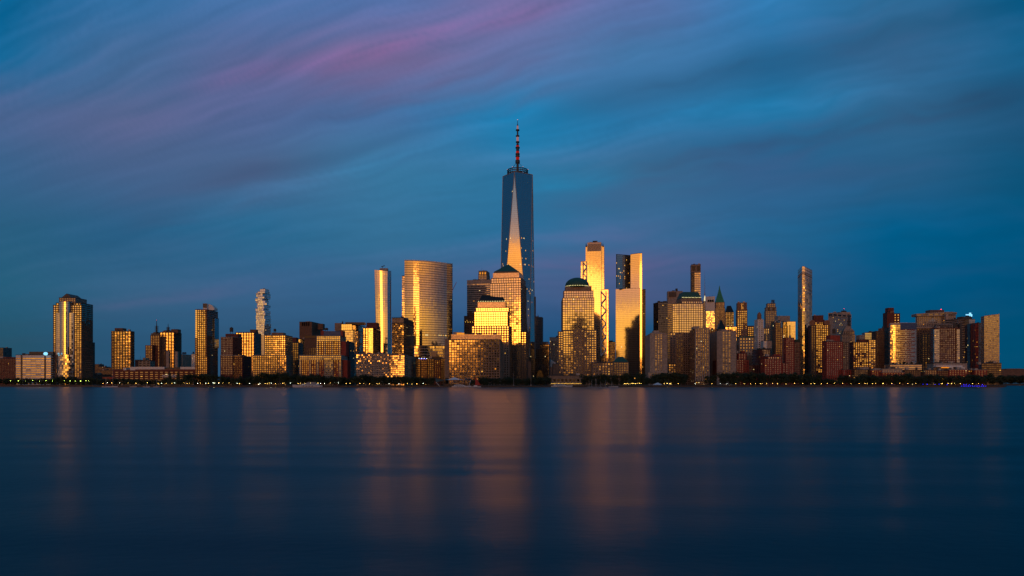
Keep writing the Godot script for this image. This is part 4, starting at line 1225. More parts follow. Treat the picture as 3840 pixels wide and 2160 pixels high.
	tier(b, 482, 540, 528, 0, sty("curtain", {"g": M.glass, "ch": 8.6, "cw": 7.0, "w": M.mullion_pale, "wf": 0.95}), {"n": "low_wing", "dz": 1, "dep": 44.0, "rm": M.mullion_pale})
	for x in [345.0, 492.0]:
		var fin := mbuild(b)
		fin.tri(at(x - 4, 150, 1624), at(x + 8, 150, 1624), at(x, 114, 1624), Vector3(0, 0, 1))
		fin.tri(at(x - 4, 150, 1640), at(x + 8, 150, 1640), at(x, 114, 1640), Vector3(0, 0, -1))
		fin.quad(at(x - 4, 150, 1624), at(x - 4, 150, 1640), at(x, 114, 1640), at(x, 114, 1624), Vector3(-1, 0.1, 0).normalized())
		fin.quad(at(x + 8, 150, 1624), at(x + 8, 150, 1640), at(x, 114, 1640), at(x, 114, 1624), Vector3(1, 0.1, 0).normalized())
		put(fin, "corner_fin", M.black_metal, b.root)
	plant(b, 405, 445, 100, 106, M.steel, "roof_rig", 12, 6)
	for q in [[318, 350, 284, 470, 4], [476, 520, 540, 1110, 10]]:
		var dz := 1618.0 if q[0] < 400 else 1612.0
		var hgt: float = (q[3] - q[2]) / float(q[4])
		for i in q[4]:
			var br := mbuild(b)
			var up: bool = i % 2 == 0
			br.bar(at(q[0] if up else q[1], q[2] + i * hgt, dz), at(q[1] if up else q[0], q[2] + (i + 1) * hgt, dz), 1.1, 1.1, 4)
			put(br, "brace", M.white, b.root)
		for x in [q[0], q[1]]:
			var cl := mbuild(b)
			cl.bar(at(x, q[2], dz), at(x, q[3], dz), 1.0, 1.0, 4)
			put(cl, "column", M.white, b.root)
	# slab tower with notched corner
	b = bld("notched_tower", "tall mirror glass slab with dark upper corner and blazing gold edge strip", 720, 1632, 19.5, "skyscraper")
	var ms := sty("curtain", {"g": M.glass_bright, "cw": 3.0, "ch": 4.2, "lit": 0.006, "tilt": 0.0012, "rec": 0.06, "vary": 0.03, "w": M.mullion})
	tier(b, 605, 813, 521, 0, ms, {"n": "lower_shaft", "dep": 34.0, "rm": M.mullion_pale})
	tier(b, 617, 735, 230, 521, sty("curtain", {"g": M.glass_bright, "lit": 0.05, "tilt": 0.002, "rec": 0.06, "cw": 3.0, "ch": 4.2}), {"n": "dark_corner", "ytr": 220, "dz": 2, "dep": 3.0, "yaw": -58.0})
	tier(b, 735, 813, 218, 521, sty("curtain", {"g": M.glass_bright, "lit": 0.004, "tilt": 0.0012, "rec": 0.06, "cw": 3.0, "ch": 4.2}), {"n": "upper_shaft", "ytr": 212, "dep": 26.0})
	tier(b, 813, 835, 211, 0, sty("curtain", {"g": M.glass_bright, "lit": 0.0, "tilt": 0.001, "rec": 0.06, "cw": 3.0, "ch": 4.2}), {"n": "edge_strip", "dz": -1, "yaw": -8.0, "dep": 20.0})
	b = bld("black_slab", "black steel slab showing past the gold edge strip of the mirror tower", 855, 1680, 8, "skyscraper")
	tier(b, 836, 867, 527, 0, sty("dark", {"lit": 0.03, "w": M.black_metal, "g": M.glass_dark}), {"dep": 40.0})
	b = bld("banded_low_block", "small dark block with pale bands between the two gold skyscrapers", 570, 1800, 8)
	tier(b, 538, 602, 988, 0, sty("dark", {"w": M.concrete, "hf": 0.6, "wf": 0.95, "g": M.glass_dark}))
	plant(b, 548, 580, 975, 990, M.dark_metal)

func one_tower():
	rg(0)
	var D := 1447.0
	var b := bld("tallest_tower", "tallest glass tower with long triangular faces and tall spire", 1941, D, 12, "skyscraper")
	var c := Vector3(b.base.x, 0, -D)
	var th := deg_to_rad(12.0)
	var r := Vector3(cos(th), 0, sin(th))
	var nrm := Vector3(-sin(th), 0, cos(th))
	var hb := 30.6
	var y0 := 57.0
	var y1 := CH + (HZ - 660.0) / F * D
	var lo := [c - r * hb + nrm * hb, c + r * hb + nrm * hb, c + r * hb - nrm * hb, c - r * hb - nrm * hb]
	var hi := [c + nrm * hb, c + r * hb, c - nrm * hb, c - r * hb]
	walls(b, lo, GY, [y0, y0, y0, y0], sty("curtain", {"g": M.glass_blue, "cw": 4.0, "ch": 4.0}), {"n": "base_block"})
	var lit_rows := {}
	for i in [14, 23, 27, 33, 38, 45, 53, 58]: lit_rows[i] = 0.12
	for i in [20, 31, 36, 48]: lit_rows[i] = 0.03
	for i in 4:
		var w := mbuild(b)
		var g := mbuild(b)
		var part := MeshInstance3D.new()
		part.name = "upright_triangle_face"
		b.root.add_child(part, true)
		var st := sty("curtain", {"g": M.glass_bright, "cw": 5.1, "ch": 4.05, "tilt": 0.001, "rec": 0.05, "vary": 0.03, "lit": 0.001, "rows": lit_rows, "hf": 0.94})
		var A: Vector3 = lo[i]
		var B: Vector3 = lo[(i + 1) % 4]
		var T: Vector3 = hi[i]
		var up0 := Vector3.UP * y0
		var up1 := Vector3.UP * y1
		facade(b, w, g, part, A + up0, B + up0, T + up1 + (B - A).normalized() * 0.4, T + up1 - (B - A).normalized() * 0.4, st)
		part.mesh = w.mesh(M.mullion)
		put(g, "glazing", M.glass_bright, part, true)
		var w2 := mbuild(b)
		var g2 := mbuild(b)
		var p2 := MeshInstance3D.new()
		p2.name = "inverted_triangle_face"
		b.root.add_child(p2, true)
		var T2: Vector3 = hi[(i + 1) % 4]
		var dir := (T2 - T).normalized() * 0.4
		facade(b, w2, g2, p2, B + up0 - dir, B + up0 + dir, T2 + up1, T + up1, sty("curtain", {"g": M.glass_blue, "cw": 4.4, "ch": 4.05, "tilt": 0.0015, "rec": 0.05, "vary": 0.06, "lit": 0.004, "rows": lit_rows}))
		p2.mesh = w2.mesh(M.mullion)
		put(g2, "glazing", M.glass_blue, p2, true)
		var ed := mbuild(b)
		ed.bar(A + up0, T + up1, 0.75, 0.75, 4)
		ed.bar(B + up0, T + up1, 0.75, 0.75, 4)
		put(ed, "edge_trim", M.pale_metal, b.root)
	var par := mbuild(b)
	for i in 4:
		par.bar(hi[i] + Vector3.UP * (y1 + 0.6), hi[(i + 1) % 4] + Vector3.UP * (y1 + 0.6), 0.9, 0.9, 4)
	par.quad(hi[0] + Vector3.UP * y1, hi[1] + Vector3.UP * y1, hi[2] + Vector3.UP * y1, hi[3] + Vector3.UP * y1, Vector3.UP)
	put(par, "parapet", M.pale_metal, b.root)
	# ring and spire
	var px := D / F
	var rg2 := mbuild(b)
	for k in 3:
		var yy := y1 + 3.5 + k * 3.4
		rg2.lathe(c, [[19.5, yy], [21.3, yy], [21.3, yy + 1.4], [19.5, yy + 1.4], [19.5, yy]], 36)
	for i in 24:
		var a := TAU * i / 24
		rg2.bar(c + Vector3(cos(a) * 20.4, y1 + 0.2, sin(a) * 20.4), c + Vector3(cos(a) * 20.4, y1 + 12.0, sin(a) * 20.4), 0.35, 0.35, 4)
	rg2.lathe(c, [[10.0, y1], [10.0, y1 + 7.0], [5.0, y1 + 10.0], [0.1, y1 + 10.0]], 20)
	var ring := put(rg2, "communication_ring", M.dark_metal, b.root)
	for i in 6:
		var a := TAU * i / 6 + 0.4
		var g3 := mbuild(b)
		g3.bar(c + Vector3(cos(a) * 17.0, y1 + 11.0, sin(a) * 17.0), c + Vector3(cos(a) * 3.0, CH + (HZ - 612.0) * px, sin(a) * 3.0), 0.25, 0.25, 4)
		put(g3, "guy_cable", M.steel, ring)
	for i in 6:
		var a := TAU * i / 6
		beacon(b, c + Vector3(cos(a) * 21, y1 + 13.5, sin(a) * 21), ring, "pink", 0.8)
	var sp := mbuild(b)
	var Y := func(v): return CH + (HZ - v) * px
	sp.lathe(c, [[2.6, y1 + 5.0], [2.4, Y.call(612)], [4.6, Y.call(612)], [4.6, Y.call(602)], [3.3, Y.call(600)], [3.0, Y.call(545)], [2.1, Y.call(540)], [2.0, Y.call(512)], [1.6, Y.call(508)], [1.5, Y.call(470)], [0.7, Y.call(466)], [0.25, Y.call(449)]], 14)
	var spire := put(sp, "spire", M.dark_metal, b.root)
	for v in [588.0, 580.0, 556.0, 535.0, 512.0, 490.0]:
		var col := mbuild(b)
		var r0 := 3.4 if v > 540 else 2.7
		col.lathe(c, [[1.0, Y.call(v)], [r0 + 1.0, Y.call(v)], [r0 + 1.0, Y.call(v - 4.0)], [1.0, Y.call(v - 4.0)]], 12)
		put(col, "spire_collar", M.dark_metal, spire)
	for q in [[600, 590, "spire_red", 3.45], [575, 568, "spire_red", 3.35], [552, 546, "spire_red", 3.15], [531, 514, "spire_white", 2.2], [487, 472, "spire_white", 1.7]]:
		var ll := mbuild(b)
		ll.lathe(c, [[q[3], Y.call(q[0])], [q[3], Y.call(q[1])]], 12)
		put(ll, "spire_light", M[q[2]], spire)
	beacon(b, c + Vector3.UP * Y.call(449), spire, "pink", 1.2)

func buildings_south():
	var b: Dictionary
	var t
	rg(6)
	var gate := {"w": M.concrete, "g": M.glass_window, "cw": 4.6, "ch": 2.85, "wf": 0.5, "hf": 0.5, "lit": 0.015, "rec": 0.5, "mx": 8.0, "each": false, "pier": Color(1, 0.98, 0.95), "tilt": 0.015, "vary": 0.5}
	var gd := sty("dark", {"w": M.concrete, "g": M.glass_dark, "cw": 5.0, "ch": 2.85, "wf": 0.4, "hf": 0.5, "lit": 0.004})
	b = bld("pale_tower", "pale concrete apartment tower with one broad strip of balcony windows, beside mirror tower", 960, 1210, 4, "apartment building", "pale concrete towers on the park")
	tier(b, 905, 1058, 918, 0, gate, {"xs": 862, "rm": M.concrete})
	plant(b, 938, 986, 886, 918, M.concrete, "penthouse", 8, 14)
	plant(b, 918, 1040, 905, 918, M.concrete, "parapet", 4, 14)
	tier(b, 892, 1114, 1255, 0, sty("stone", {"w": M.concrete, "ch": 3.2, "lit": 0.03}), {"n": "low_wing", "dz": -12, "dep": 14.0, "rm": M.concrete})
	b = bld("black_tower", "black glass office tower with faint gold reflections behind pale tower", 1030, 1520, -12, "office building")
	tier(b, 978, 1060, 642, 0, sty("dark", {"w": M.black_metal, "g": M.glass_dim, "lit": 0.01, "hf": 0.8, "wf": 0.85}), {"xs": 1106})
	plant(b, 1024, 1052, 628, 642, M.black_metal)
	b = bld("striped_back_tower", "grey office tower with striped lower floors behind the green roofed tower", 1125, 1760, 8, "office building")
	tier(b, 1060, 1192, 545, 0, {"w": M.concrete, "g": M.glass_dim, "cw": 3.0, "ch": 4.6, "wf": 0.95, "hf": 0.5, "lit": 0.002, "rec": 0.3, "mt": 30.0, "each": false}, {"rm": M.concrete})
	t = plant(b, 1072, 1180, 550, 588, M.granite_dark, "louvred_top", -0.4, 4)
	plant(b, 1132, 1148, 518, 545, M.steel, "antenna_frame", 10, 6)
	# truncated green roof tower
	b = bld("green_roof_tower", "gold gridded office tower with flat topped green copper roof", 1240, 1290, 6, "skyscraper")
	var lf := sty("wfc", {"g": M.glass_bright, "w": M.granite, "wf": 0.96, "hf": 0.66})
	for q in [[1102.0, 1160.0, 1372.0, 652.0, 906.0, 1288.0, "tower_block", 0], [1078.0, 1132.0, 1380.0, 907.0, 0.0, 1284.0, "lower_block", 1]]:
		var cor := at(q[1], 0, q[5]) * Vector3(1, 0, 1)
		var yl := deg_to_rad(26.0)
		var yf := deg_to_rad(-2.0)
		var le := ray_to(cor, Vector3(cos(yl), 0, sin(yl)), q[0])
		var ri := ray_to(cor, Vector3(cos(yf), 0, sin(yf)), q[2])
		var pts0 := [cor, ri, ri + Vector3(8, 0, -34), le + Vector3(8, 0, -22), le]
		var yt := HY(q[3], q[5])
		walls(b, pts0, GY if q[4] <= 0.0 else HY(q[4], q[5]), [yt, yt, yt, yt, yt], S.wfc if q[7] == 0 else S.wfc_low, {"n": q[6], "rm": M.granite, "oh": 0.1})
	tier(b, 1182, 1366, 628, 652, sty("wfc_low", {}), {"n": "shoulder_block", "dep": 30.0, "dz": 8, "yaw": -8.0, "rm": M.granite, "xs": 1128})
	tier(b, 1182, 1356, 610, 628, sty("wfc_low", {"blank": true}), {"n": "crown_block", "dep": 30.0, "dz": 10, "yaw": -8.0, "rm": M.granite, "xs": 1135})
	var fp: Array = b.fp
	frustum(b, "roof_base", inset(fp, 0.98), b.y + 0.9, inset(fp, 0.98), HY(604, 1305), M.black_metal)
	frustum(b, "mansard_roof", inset(fp, 1.0), HY(604, 1305), inset(fp, 0.74), HY(552, 1310), M.copper_green)
	for i in 14: beacon(b, (fp[0] as Vector3).lerp(fp[1], (i + 0.5) / 14.0) * Vector3(1, 0, 1) + Vector3.UP * (b.y + 2.6) - b.bk * 0.9, b.root, "dim", 1.2)
	tier(b, 1066, 1135, 1180, 0, sty("wfc_low", {}), {"n": "low_wing", "dz": -12, "dep": 20.0})
	b = bld("slim_unfinished_tower", "very slim brown residential tower with open frame top", 1310, 1650, 8, "skyscraper")
	tier(b, 1270, 1296, 385, 0, sty("dark", {"w": M.granite_dark, "g": M.glass_dark, "lit": 0.05}), {"n": "dark_slot", "dep": 24.0, "dz": 1})
	tier(b, 1296, 1349, 378, 0, sty("bands", {"g": M.glass, "w": M.granite, "cw": 4.0, "ch": 4.4}), {"n": "glass_shaft", "dep": 26.0})
	tier(b, 1269, 1350, 310, 378, {"w": M.granite, "g": M.black_metal, "cw": 9.0, "ch": 14.0, "wf": 0.7, "hf": 0.66, "rec": 1.0, "tilt": 0.0, "each": false}, {"n": "open_frame_top", "dep": 24.0})
	rg(7)
	b = bld("spired_tower", "stepped brown tower with glowing crown and needle spire", 676, 2150, 8, "skyscraper")
	tier(b, 652, 692, 540, 0, S.stone)
	tier(b, 658, 690, 490, 540, S.stone, {"n": "setback_block", "dz": 4})
	tier(b, 665, 687, 465, 490, sty("stone", {"lit": 0.5}), {"n": "crown_block", "dz": 8, "dep": 18.0})
	var cp := mbuild(b)
	cp.lathe(at(677, 465, 2170), [[6.0, 0.0], [2.5, 10.0], [0.7, 26.0], [0.12, 92.0]], 8)
	put(cp, "spire", M.stone, b.root)
	var cl := mbuild(b)
	cl.lathe(at(677, 470, 2158), [[3.0, 0.0], [2.5, 8.0], [1.0, 16.0]], 8)
	put(cl, "crown_light", M.crown_white, b.root)
	b = bld("square_hole_tower", "white pinkish glass tower with three square openings at its top", 735, 1720, 12, "office building")
	t = tier(b, 690, 782, 428, 0, {"w": M.white, "g": M.glass_bright, "cw": 3.0, "ch": 3.8, "wf": 0.78, "hf": 0.72, "rec": 0.2, "tilt": 0.01, "lit": 0.004, "mt": 34.0, "each": false, "vary": 0.2}, {"rm": M.white})
	for i in 3:
		var w := mbuild(b)
		w.box(at(717 + i * 22, 468, 1718.5), Vector3(1.9, 0, 0), Vector3(0, 2.6, 0), Vector3(0, 0, 0.4))
		put(w, "square_opening", M.void, t)
	b = bld("green_spire_tower", "brown stone tower with steep bright green copper spire roof", 838, 2060, 8, "skyscraper")
	tier(b, 785, 888, 545, 0, sty("stone", {"lit": 0.03, "w": M.brick_tan}), {"n": "tower_block"})
	tier(b, 792, 884, 485, 545, sty("stone", {"lit": 0.02, "w": M.brick_tan}), {"n": "setback_block", "dz": 4})
	fp = b.fp
	var ctr := inset(fp, 0.04)
	frustum(b, "lower_copper_roof", inset(fp, 0.95), b.y + 0.9, inset(fp, 0.42), HY(400, 2075), M.copper_bright)
	frustum(b, "upper_copper_roof", inset(fp, 0.42), HY(400, 2075), inset(fp, 0.14), HY(345, 2075), M.copper_bright)
	frustum(b, "spire", inset(fp, 0.14), HY(345, 2075), ctr, HY(308, 2075), M.copper_bright)
	b = bld("dark_pyramid_tower", "dark striped tower with black pyramid cap beside green spire tower", 937, 2120, 8, "office building")
	tier(b, 893, 980, 588, 0, {"w": M.black_metal, "g": M.glass_window, "cw": 4.5, "ch": 4.5, "wf": 0.6, "hf": 0.6, "lit": 0.12, "rec": 0.3, "each": false})
	frustum(b, "pyramid_cap", inset(b.fp, 1.0), b.y + 0.9, inset(b.fp, 0.42), HY(520, 2130), M.black_metal)
	b = bld("deco_gold_window_tower", "tan deco tower with arched crown opening and small gold windows", 1067, 1660, 12, "skyscraper")
	var dz := sty("stone", {"w": M.brick_tan, "g": M.glass_bright, "cw": 4.7, "ch": 4.4, "wf": 0.4, "hf": 0.46, "lit": 0.02, "each": false, "mt": 2.0})
	tier(b, 1013, 1122, 560, 0, dz, {"rm": M.brick_tan})
	t = tier(b, 1018, 1118, 490, 560, sty("stone", {"w": M.brick_tan, "blank": true}), {"n": "crown_block", "dz": 3, "rm": M.brick_tan})
	var ar := mbuild(b)
	ar.box(at(1069, 536, 1661), Vector3(2.8, 0, 0), Vector3(0, 8.5, 0), Vector3(0, 0, 0.6))
	ar.bar(at(1069, 520, 1660.4), at(1069, 520, 1661.6), 2.8, 2.8, 12)
	put(ar, "arched_window", M.glass_bright, t)
	tier(b, 1122, 1193, 732, 0, dz, {"n": "low_wing", "dz": 6})
	b = bld("gold_low_block", "low block with mirror gold glass front beside tan deco tower", 952, 1510, 14, "office building")
	tier(b, 895, 1010, 742, 0, sty("curtain", {"g": M.glass_bright, "cw": 4.0, "ch": 4.0}))
	plant(b, 930, 985, 786, 830, M.brick_dark, "front_plant", -6, 5)
	b = bld("dark_gabled_hall", "black steep roof rising between two pale concrete towers", 855, 1500, 6)
	tier(b, 818, 895, 765, 0, S.brown)
	frustum(b, "steep_roof", inset(b.fp, 1.0), b.y + 0.9, inset(b.fp, 0.1), HY(668, 1515), M.black_metal)
	b = bld("brick_back_block", "dark red block with lit windows between two pale concrete towers", 762, 1420, 6)
	tier(b, 725, 806, 768, 0, sty("brick_dark", {"lit": 0.10}))
	b = bld("pale_tower", "pale concrete apartment tower with white vertical ribs, in front of the green roofed tower", 600, 1195, 6, "apartment building", "pale concrete towers on the park")
	t = tier(b, 580, 722, 756, 0, sty("dark", {"w": M.brick_tan, "g": M.glass_window, "cw": 4.0, "ch": 2.85, "wf": 0.8, "hf": 0.55, "lit": 0.03, "tilt": 0.015, "vary": 0.5}), {"xs": 482, "rm": M.concrete})
	var fl: Vector3 = b.fp[0]
	var frr: Vector3 = b.fp[1]
	for i in 7:
		var w := mbuild(b)
		w.box(fl.lerp(frr, 0.01 + i * 0.163) + Vector3.UP * (b.y + GY + 8.0) * 0.5, b.r * 0.9, Vector3.UP * (b.y - GY - 6.0) * 0.5, b.bk * -0.7)
		put(w, "vertical_rib", M.concrete, t)
	plant(b, 560, 622, 737, 756, M.concrete, "penthouse", 8, 14)
	b = bld("pale_tower", "pale concrete apartment tower with blank side panels, nearest the red brick blocks", 900, 1235, 4, "apartment building", "pale concrete towers on the park")
	tier(b, 803, 1007, 788, 0, sty("dark", {"w": M.concrete, "g": M.glass_window, "cw": 4.6, "ch": 2.85, "wf": 0.6, "hf": 0.5, "lit": 0.015, "mx": 9.0, "rec": 0.5, "tilt": 0.015, "vary": 0.5}), {"xs": 728, "rm": M.concrete})
	plant(b, 850, 905, 766, 788, M.concrete, "penthouse", 8, 14)
	plant(b, 932, 960, 774, 788, M.brick_red, "penthouse", 8, 10)
	plant(b, 792, 826, 1090, 1240, M.brick_dark, "stair_wing", 4, 20)
	b = bld("classical_block", "cream classical block with paired arched windows and green roof edge", 1115, 1420, 8, "office building")
	tier(b, 1035, 1196, 852, 0, sty("stone", {"w": M.stone, "cw": 6.0, "ch": 6.0, "wf": 0.4, "hf": 0.5, "lit": 0.08, "each": false}), {"rm": M.copper_green, "rh": 2.5})
	plant(b, 1020, 1036, 930, 1060, M.granite_dark, "side_wing", 6, 20)
	b = bld("white_slim_tower", "slim white tower with dark flank and small domed cap", 1245, 1510, 8, "office building")
	tier(b, 1230, 1292, 668, 0, sty("stone", {"w": M.white, "cw": 4.4, "ch": 4.2, "g": M.glass_dim, "wf": 0.45, "hf": 0.55, "lit": 0.02, "each": false}), {"xs": 1195, "rm": M.white, "yaw": -12.0})
	plant(b, 1230, 1278, 655, 668, M.white, "penthouse", 4, 12)
	var cap := mbuild(b)
	cap.lathe(at(1246, 655, 1516), [[4.5, -4.0], [4.5, 8.0], [3.5, 11.0], [0.3, 14.5]], 12)
	put(cap, "domed_cap", M.brick_tan, b.root)
	b = bld("yellow_window_block", "small tan block with bright yellow windows between slim white and deco towers", 1318, 1600, 8)
	tier(b, 1290, 1356, 758, 0, sty("stone", {"lit": 0.12, "g": M.glass_bright, "each": false}))
	rg(8)
	b = bld("octagon_crown_tower", "grey stone tower with arched belfry openings and scaffold on top", 440, 1900, 12, "skyscraper")
	var oc := sty("stone", {"w": M.stone, "g": M.glass_dim, "cw": 4.4, "ch": 4.6, "lit": 0.01, "each": false})
	tier(b, 380, 500, 540, 0, oc)
	tier(b, 384, 497, 500, 540, sty("stone", {"w": M.stone, "g": M.black_metal, "cw": 13.0, "ch": 24.0, "wf": 0.5, "hf": 0.7, "lit": 0.0, "rec": 0.8, "each": false}), {"n": "belfry_block", "dz": 3})
	tier(b, 396, 488, 460, 500, oc, {"n": "crown_block", "dz": 6, "dep": 22.0})
	var scf := mbuild(b)
	for i in 4:
		scf.bar(at(444 + i * 10, 460, 1915), at(444 + i * 10, 418, 1915), 0.7, 0.7, 4)
		scf.bar(at(442, 422 + i * 12, 1915), at(476, 422 + i * 12, 1915), 0.6, 0.6, 4)
		scf.bar(at(444, 422 + i * 12, 1915), at(474, 434 + i * 8, 1915), 0.4, 0.4, 4)
	put(scf, "scaffold", M.steel, b.root)
	b = bld("tan_slab_tower", "brown stone slab tower with dark flank before the gold edged glass block", 510, 1490, 12, "office building")
	tier(b, 486, 566, 725, 0, sty("brown", {"w": M.brick_tan, "cw": 4.2, "ch": 4.0, "lit": 0.02, "each": false}), {"xs": 452})
	tier(b, 484, 545, 668, 725, sty("brown", {"w": M.brick_tan, "lit": 0.0}), {"n": "setback_block", "dz": 4, "dep": 22.0})
	b = bld("gold_edge_block", "glass block split dark and gold under a pale roof box", 610, 1760, 14, "office building")
	tier(b, 512, 612, 656, 0, sty("curtain", {"g": M.glass_bright, "lit": 0.02}), {"yaw": -48.0, "n": "dark_half", "dep": 20.0})
	tier(b, 612, 704, 656, 0, sty("curtain", {"g": M.glass_bright, "tilt": 0.006}), {"n": "gold_half", "dep": 20.0, "yaw": -6.0})
	plant(b, 512, 645, 592, 656, M.concrete, "roof_box", 4, 18)
	t = plant(b, 642, 648, 690, 830, M.black_metal, "dark_mullion", -12, 2)
	b = bld("small_white_block", "low white block at the foot of slim white tower", 400, 1480, 8)
	tier(b, 356, 396, 866, 0, sty("stone", {"w": M.white, "wf": 0.2}))
	plant(b, 396, 446, 866, 940, M.concrete, "side_block", 4, 14)
	# rounded tall glass tower
	b = bld("rounded_glass_tower", "tall slender glass tower with rounded corner and slanted lattice top", 805, 1468, 14, "skyscraper")
	var pts := []
	var tops := []
	var xx := [729.0, 755.0, 776.0, 790.0, 804.0, 824.0, 856.0, 886.0]
	var dd := [1488.0, 1473.0, 1462.5, 1461.5, 1460.6, 1460.9, 1462.2, 1464.4]
	var ty := [140.0, 126.0, 114.0, 112.0, 118.0, 128.0, 142.0, 155.0]
	for i in 8:
		pts.append(at(xx[i], 0, dd[i]) * Vector3(1, 0, 1))
		tops.append(HY(ty[i] + 30, 1465))
	pts.append(pts[7] + Vector3(10, 0, -30)); tops.append(tops[7])
	pts.append(pts[0] + Vector3(14, 0, -24)); tops.append(tops[0])
	var rgs := {"w": M.mullion, "g": M.glass, "cw": 3.0, "ch": 3.6, "wf": 0.86, "hf": 0.8, "rec": 0.12, "tilt": 0.012, "lit": 0.004, "each": false, "vary": 0.25}
	curve(b, pts, GY, tops, rgs, {"n": "glass_shaft"})
	var lat := mbuild(b)
	for i in 7:
		var p0: Vector3 = pts[i]
		var p1: Vector3 = pts[i + 1]
		for k in 3:
			var s := k / 3.0
			var p := p0.lerp(p1, s)
			lat.bar(p + Vector3.UP * (lerpf(tops[i], tops[i + 1], s) + 0.5), p + Vector3.UP * (lerpf(tops[i], tops[i + 1], s) + 30.0 / sc / F * 1465.0), 0.3, 0.3, 4)
		for k in 3:
			lat.bar(p0 + Vector3.UP * (tops[i] + 5.5 * (k + 1)), p1 + Vector3.UP * (tops[i + 1] + 5.5 * (k + 1)), 0.3, 0.3, 4)
	put(lat, "lattice_crown", M.mullion_pale, b.root)
	var cg := mbuild(b)
	for i in 7:
		var p0: Vector3 = pts[i] * Vector3(1, 0, 1) + Vector3(0.5, 0, -0.8)
		var p1: Vector3 = pts[i + 1] + Vector3(0.5, 0, -0.8)
		cg.qa(p0 + Vector3.UP * (tops[i] + 1), p1 + Vector3.UP * (tops[i + 1] + 1), p1 + Vector3.UP * (tops[i + 1] + 16), p0 + Vector3.UP * (tops[i] + 16), p0 - Vector3(0, 0, 30) + Vector3.UP * tops[i])
	put(cg, "crown_glass", M.glass, b.root)
	# red brick park blocks
	b = bld("tall_brick_block", "dark red brick block with terrace, at the foot of the tall rounded tower", 665, 1250, -5, "apartment building")
	tier(b, 598, 690, 834, 0, sty("brick_red", {"cw": 3.4, "ch": 3.3}), {"n": "tower_block", "xs": 570})
	tier(b, 690, 755, 880, 0, S.brick_dark, {"n": "side_wing", "dz": 4})
	plant(b, 700, 752, 850, 880, M.foliage, "roof_garden", 8, 10)
	tier(b, 560, 632, 1108, 0, S.brick_red, {"n": "low_wing", "dz": -8})
	b = bld("brick_block", "red brick apartment block with terraces and pale lit windows above the park trees", 460, 1225, -5, "apartment building")
	tier(b, 364, 558, 1062, 0, sty("brick_red", {"lit": 0.04}), {"xs": 326})
	tier(b, 402, 556, 1036, 1062, sty("brick_red", {"g": M.glass_bright}), {"n": "terrace_storey", "dz": 6})
	plant(b, 470, 540, 1010, 1036, M.brick_red, "penthouse", 12, 12)
	b = bld("lit_brick_block", "dark brick block with many small gold windows behind red terraced block", 340, 1340, -5)
	tier(b, 318, 430, 960, 0, sty("brick_dark", {"lit": 0.03, "g": M.glass_bright, "cw": 3.4}), {"xs": 238})
	plant(b, 300, 400, 946, 960, M.foliage, "roof_garden", 6, 8)
	b = bld("corner_brick_block", "stepped red brick block beside the third pale concrete tower", 130, 1265, -5)
	tier(b, 62, 196, 1070, 0, S.brick_red)
	tier(b, 80, 172, 1002, 1070, S.brick_red, {"n": "upper_block", "dz": 5})
	plant(b, 118, 158, 975, 1002, M.brick_red, "penthouse", 9, 10)
	b = bld("dark_gap_block", "unlit low block between red brick park blocks", 220, 1300, -5)
	tier(b, 176, 326, 1130, 0, sty("brick_dark", {"lit": 0.01}))
	plant(b, 176, 232, 1020, 1130, M.dark_metal, "rear_block", 10, 14)
	# stepped crown tower
	b = bld("stepped_crown_tower", "dark brick tower with gold windows and stepped red crown", 960, 1400, 12, "apartment building")
	var sct := sty("brick", {"w": M.brick_dark, "g": M.glass_bright, "cw": 3.7, "ch": 3.4, "wf": 0.55, "hf": 0.5, "tilt": 0.012, "each": false})
	tier(b, 880, 1066, 694, 0, sct, {"xs": 838, "rm": M.brick_dark})
	tier(b, 893, 1052, 662, 694, sct, {"n": "shoulder_block", "dz": 4, "dep": 24.0, "rm": M.brick_tan})
	tier(b, 902, 1022, 640, 662, sty("brick", {"blank": true, "w": M.brick_dark}), {"n": "crown_step", "dz": 7, "dep": 20.0, "rm": M.brick_dark})
	tier(b, 905, 1008, 592, 640, sty("brick", {"blank": true, "w": M.brick_dark}), {"n": "crown_block", "dz": 9, "dep": 16.0, "rm": M.brick_dark})
	for x in [888.0, 1046.0]:
		var k := mbuild(b)
		k.bar(at(x, 668, 1397), at(x, 668, 1420), 5.5, 5.5, 14)
		put(k, "round_gable", M.brick_tan, b.root)
	tier(b, 1066, 1082, 694, 0, S.brown, {"n": "side_wing", "dz": 10})
	tier(b, 872, 926, 700, 0, S.brown, {"n": "front_bay", "dz": -3, "dep": 8.0})
	b = bld("grid_bank_tower", "flat roofed office tower with yellow green window grid and rooftop antennas", 1235, 1910, -33, "office building")
	tier(b, 1110, 1312, 610, 0, {"w": M.stone, "g": M.glass, "cw": 5.0, "ch": 4.5, "wf": 0.72, "hf": 0.5, "lit": 0.08, "rec": 0.4, "each": false}, {"xs": 1362, "flank": sty("stone", {"wf": 0.1, "lit": 0.0, "w": M.concrete}), "n": "tower_block"})
	tier(b, 1110, 1312, 570, 610, {"w": M.concrete, "g": M.black_metal, "cw": 21.0, "ch": 20.0, "wf": 0.8, "hf": 0.45, "rec": 0.8, "lit": 0.0, "each": false, "tilt": 0.0}, {"xs": 1362, "n": "crown_block", "rm": M.concrete})
	plant(b, 1170, 1300, 552, 570, M.concrete, "roof_plant", 12, 16)
	for i in 5: mast(b, 1205 + i * 12, 512 + absf(i - 2) * 8, 556, 1925, 0.7, i == 2)
	b = bld("pyramid_crown_block", "stone tower top with stepped pyramid and dark lantern finial", 1285, 1820, 10, "office building")
	tier(b, 1212, 1356, 800, 0, sty("stone", {"lit": 0.03, "each": false}))
	tier(b, 1224, 1346, 760, 800, sty("stone", {"g": M.glass_dim, "cw": 5.0, "ch": 12.0, "hf": 0.7, "each": false}), {"n": "colonnade_block", "dz": 3})
	fp = b.fp
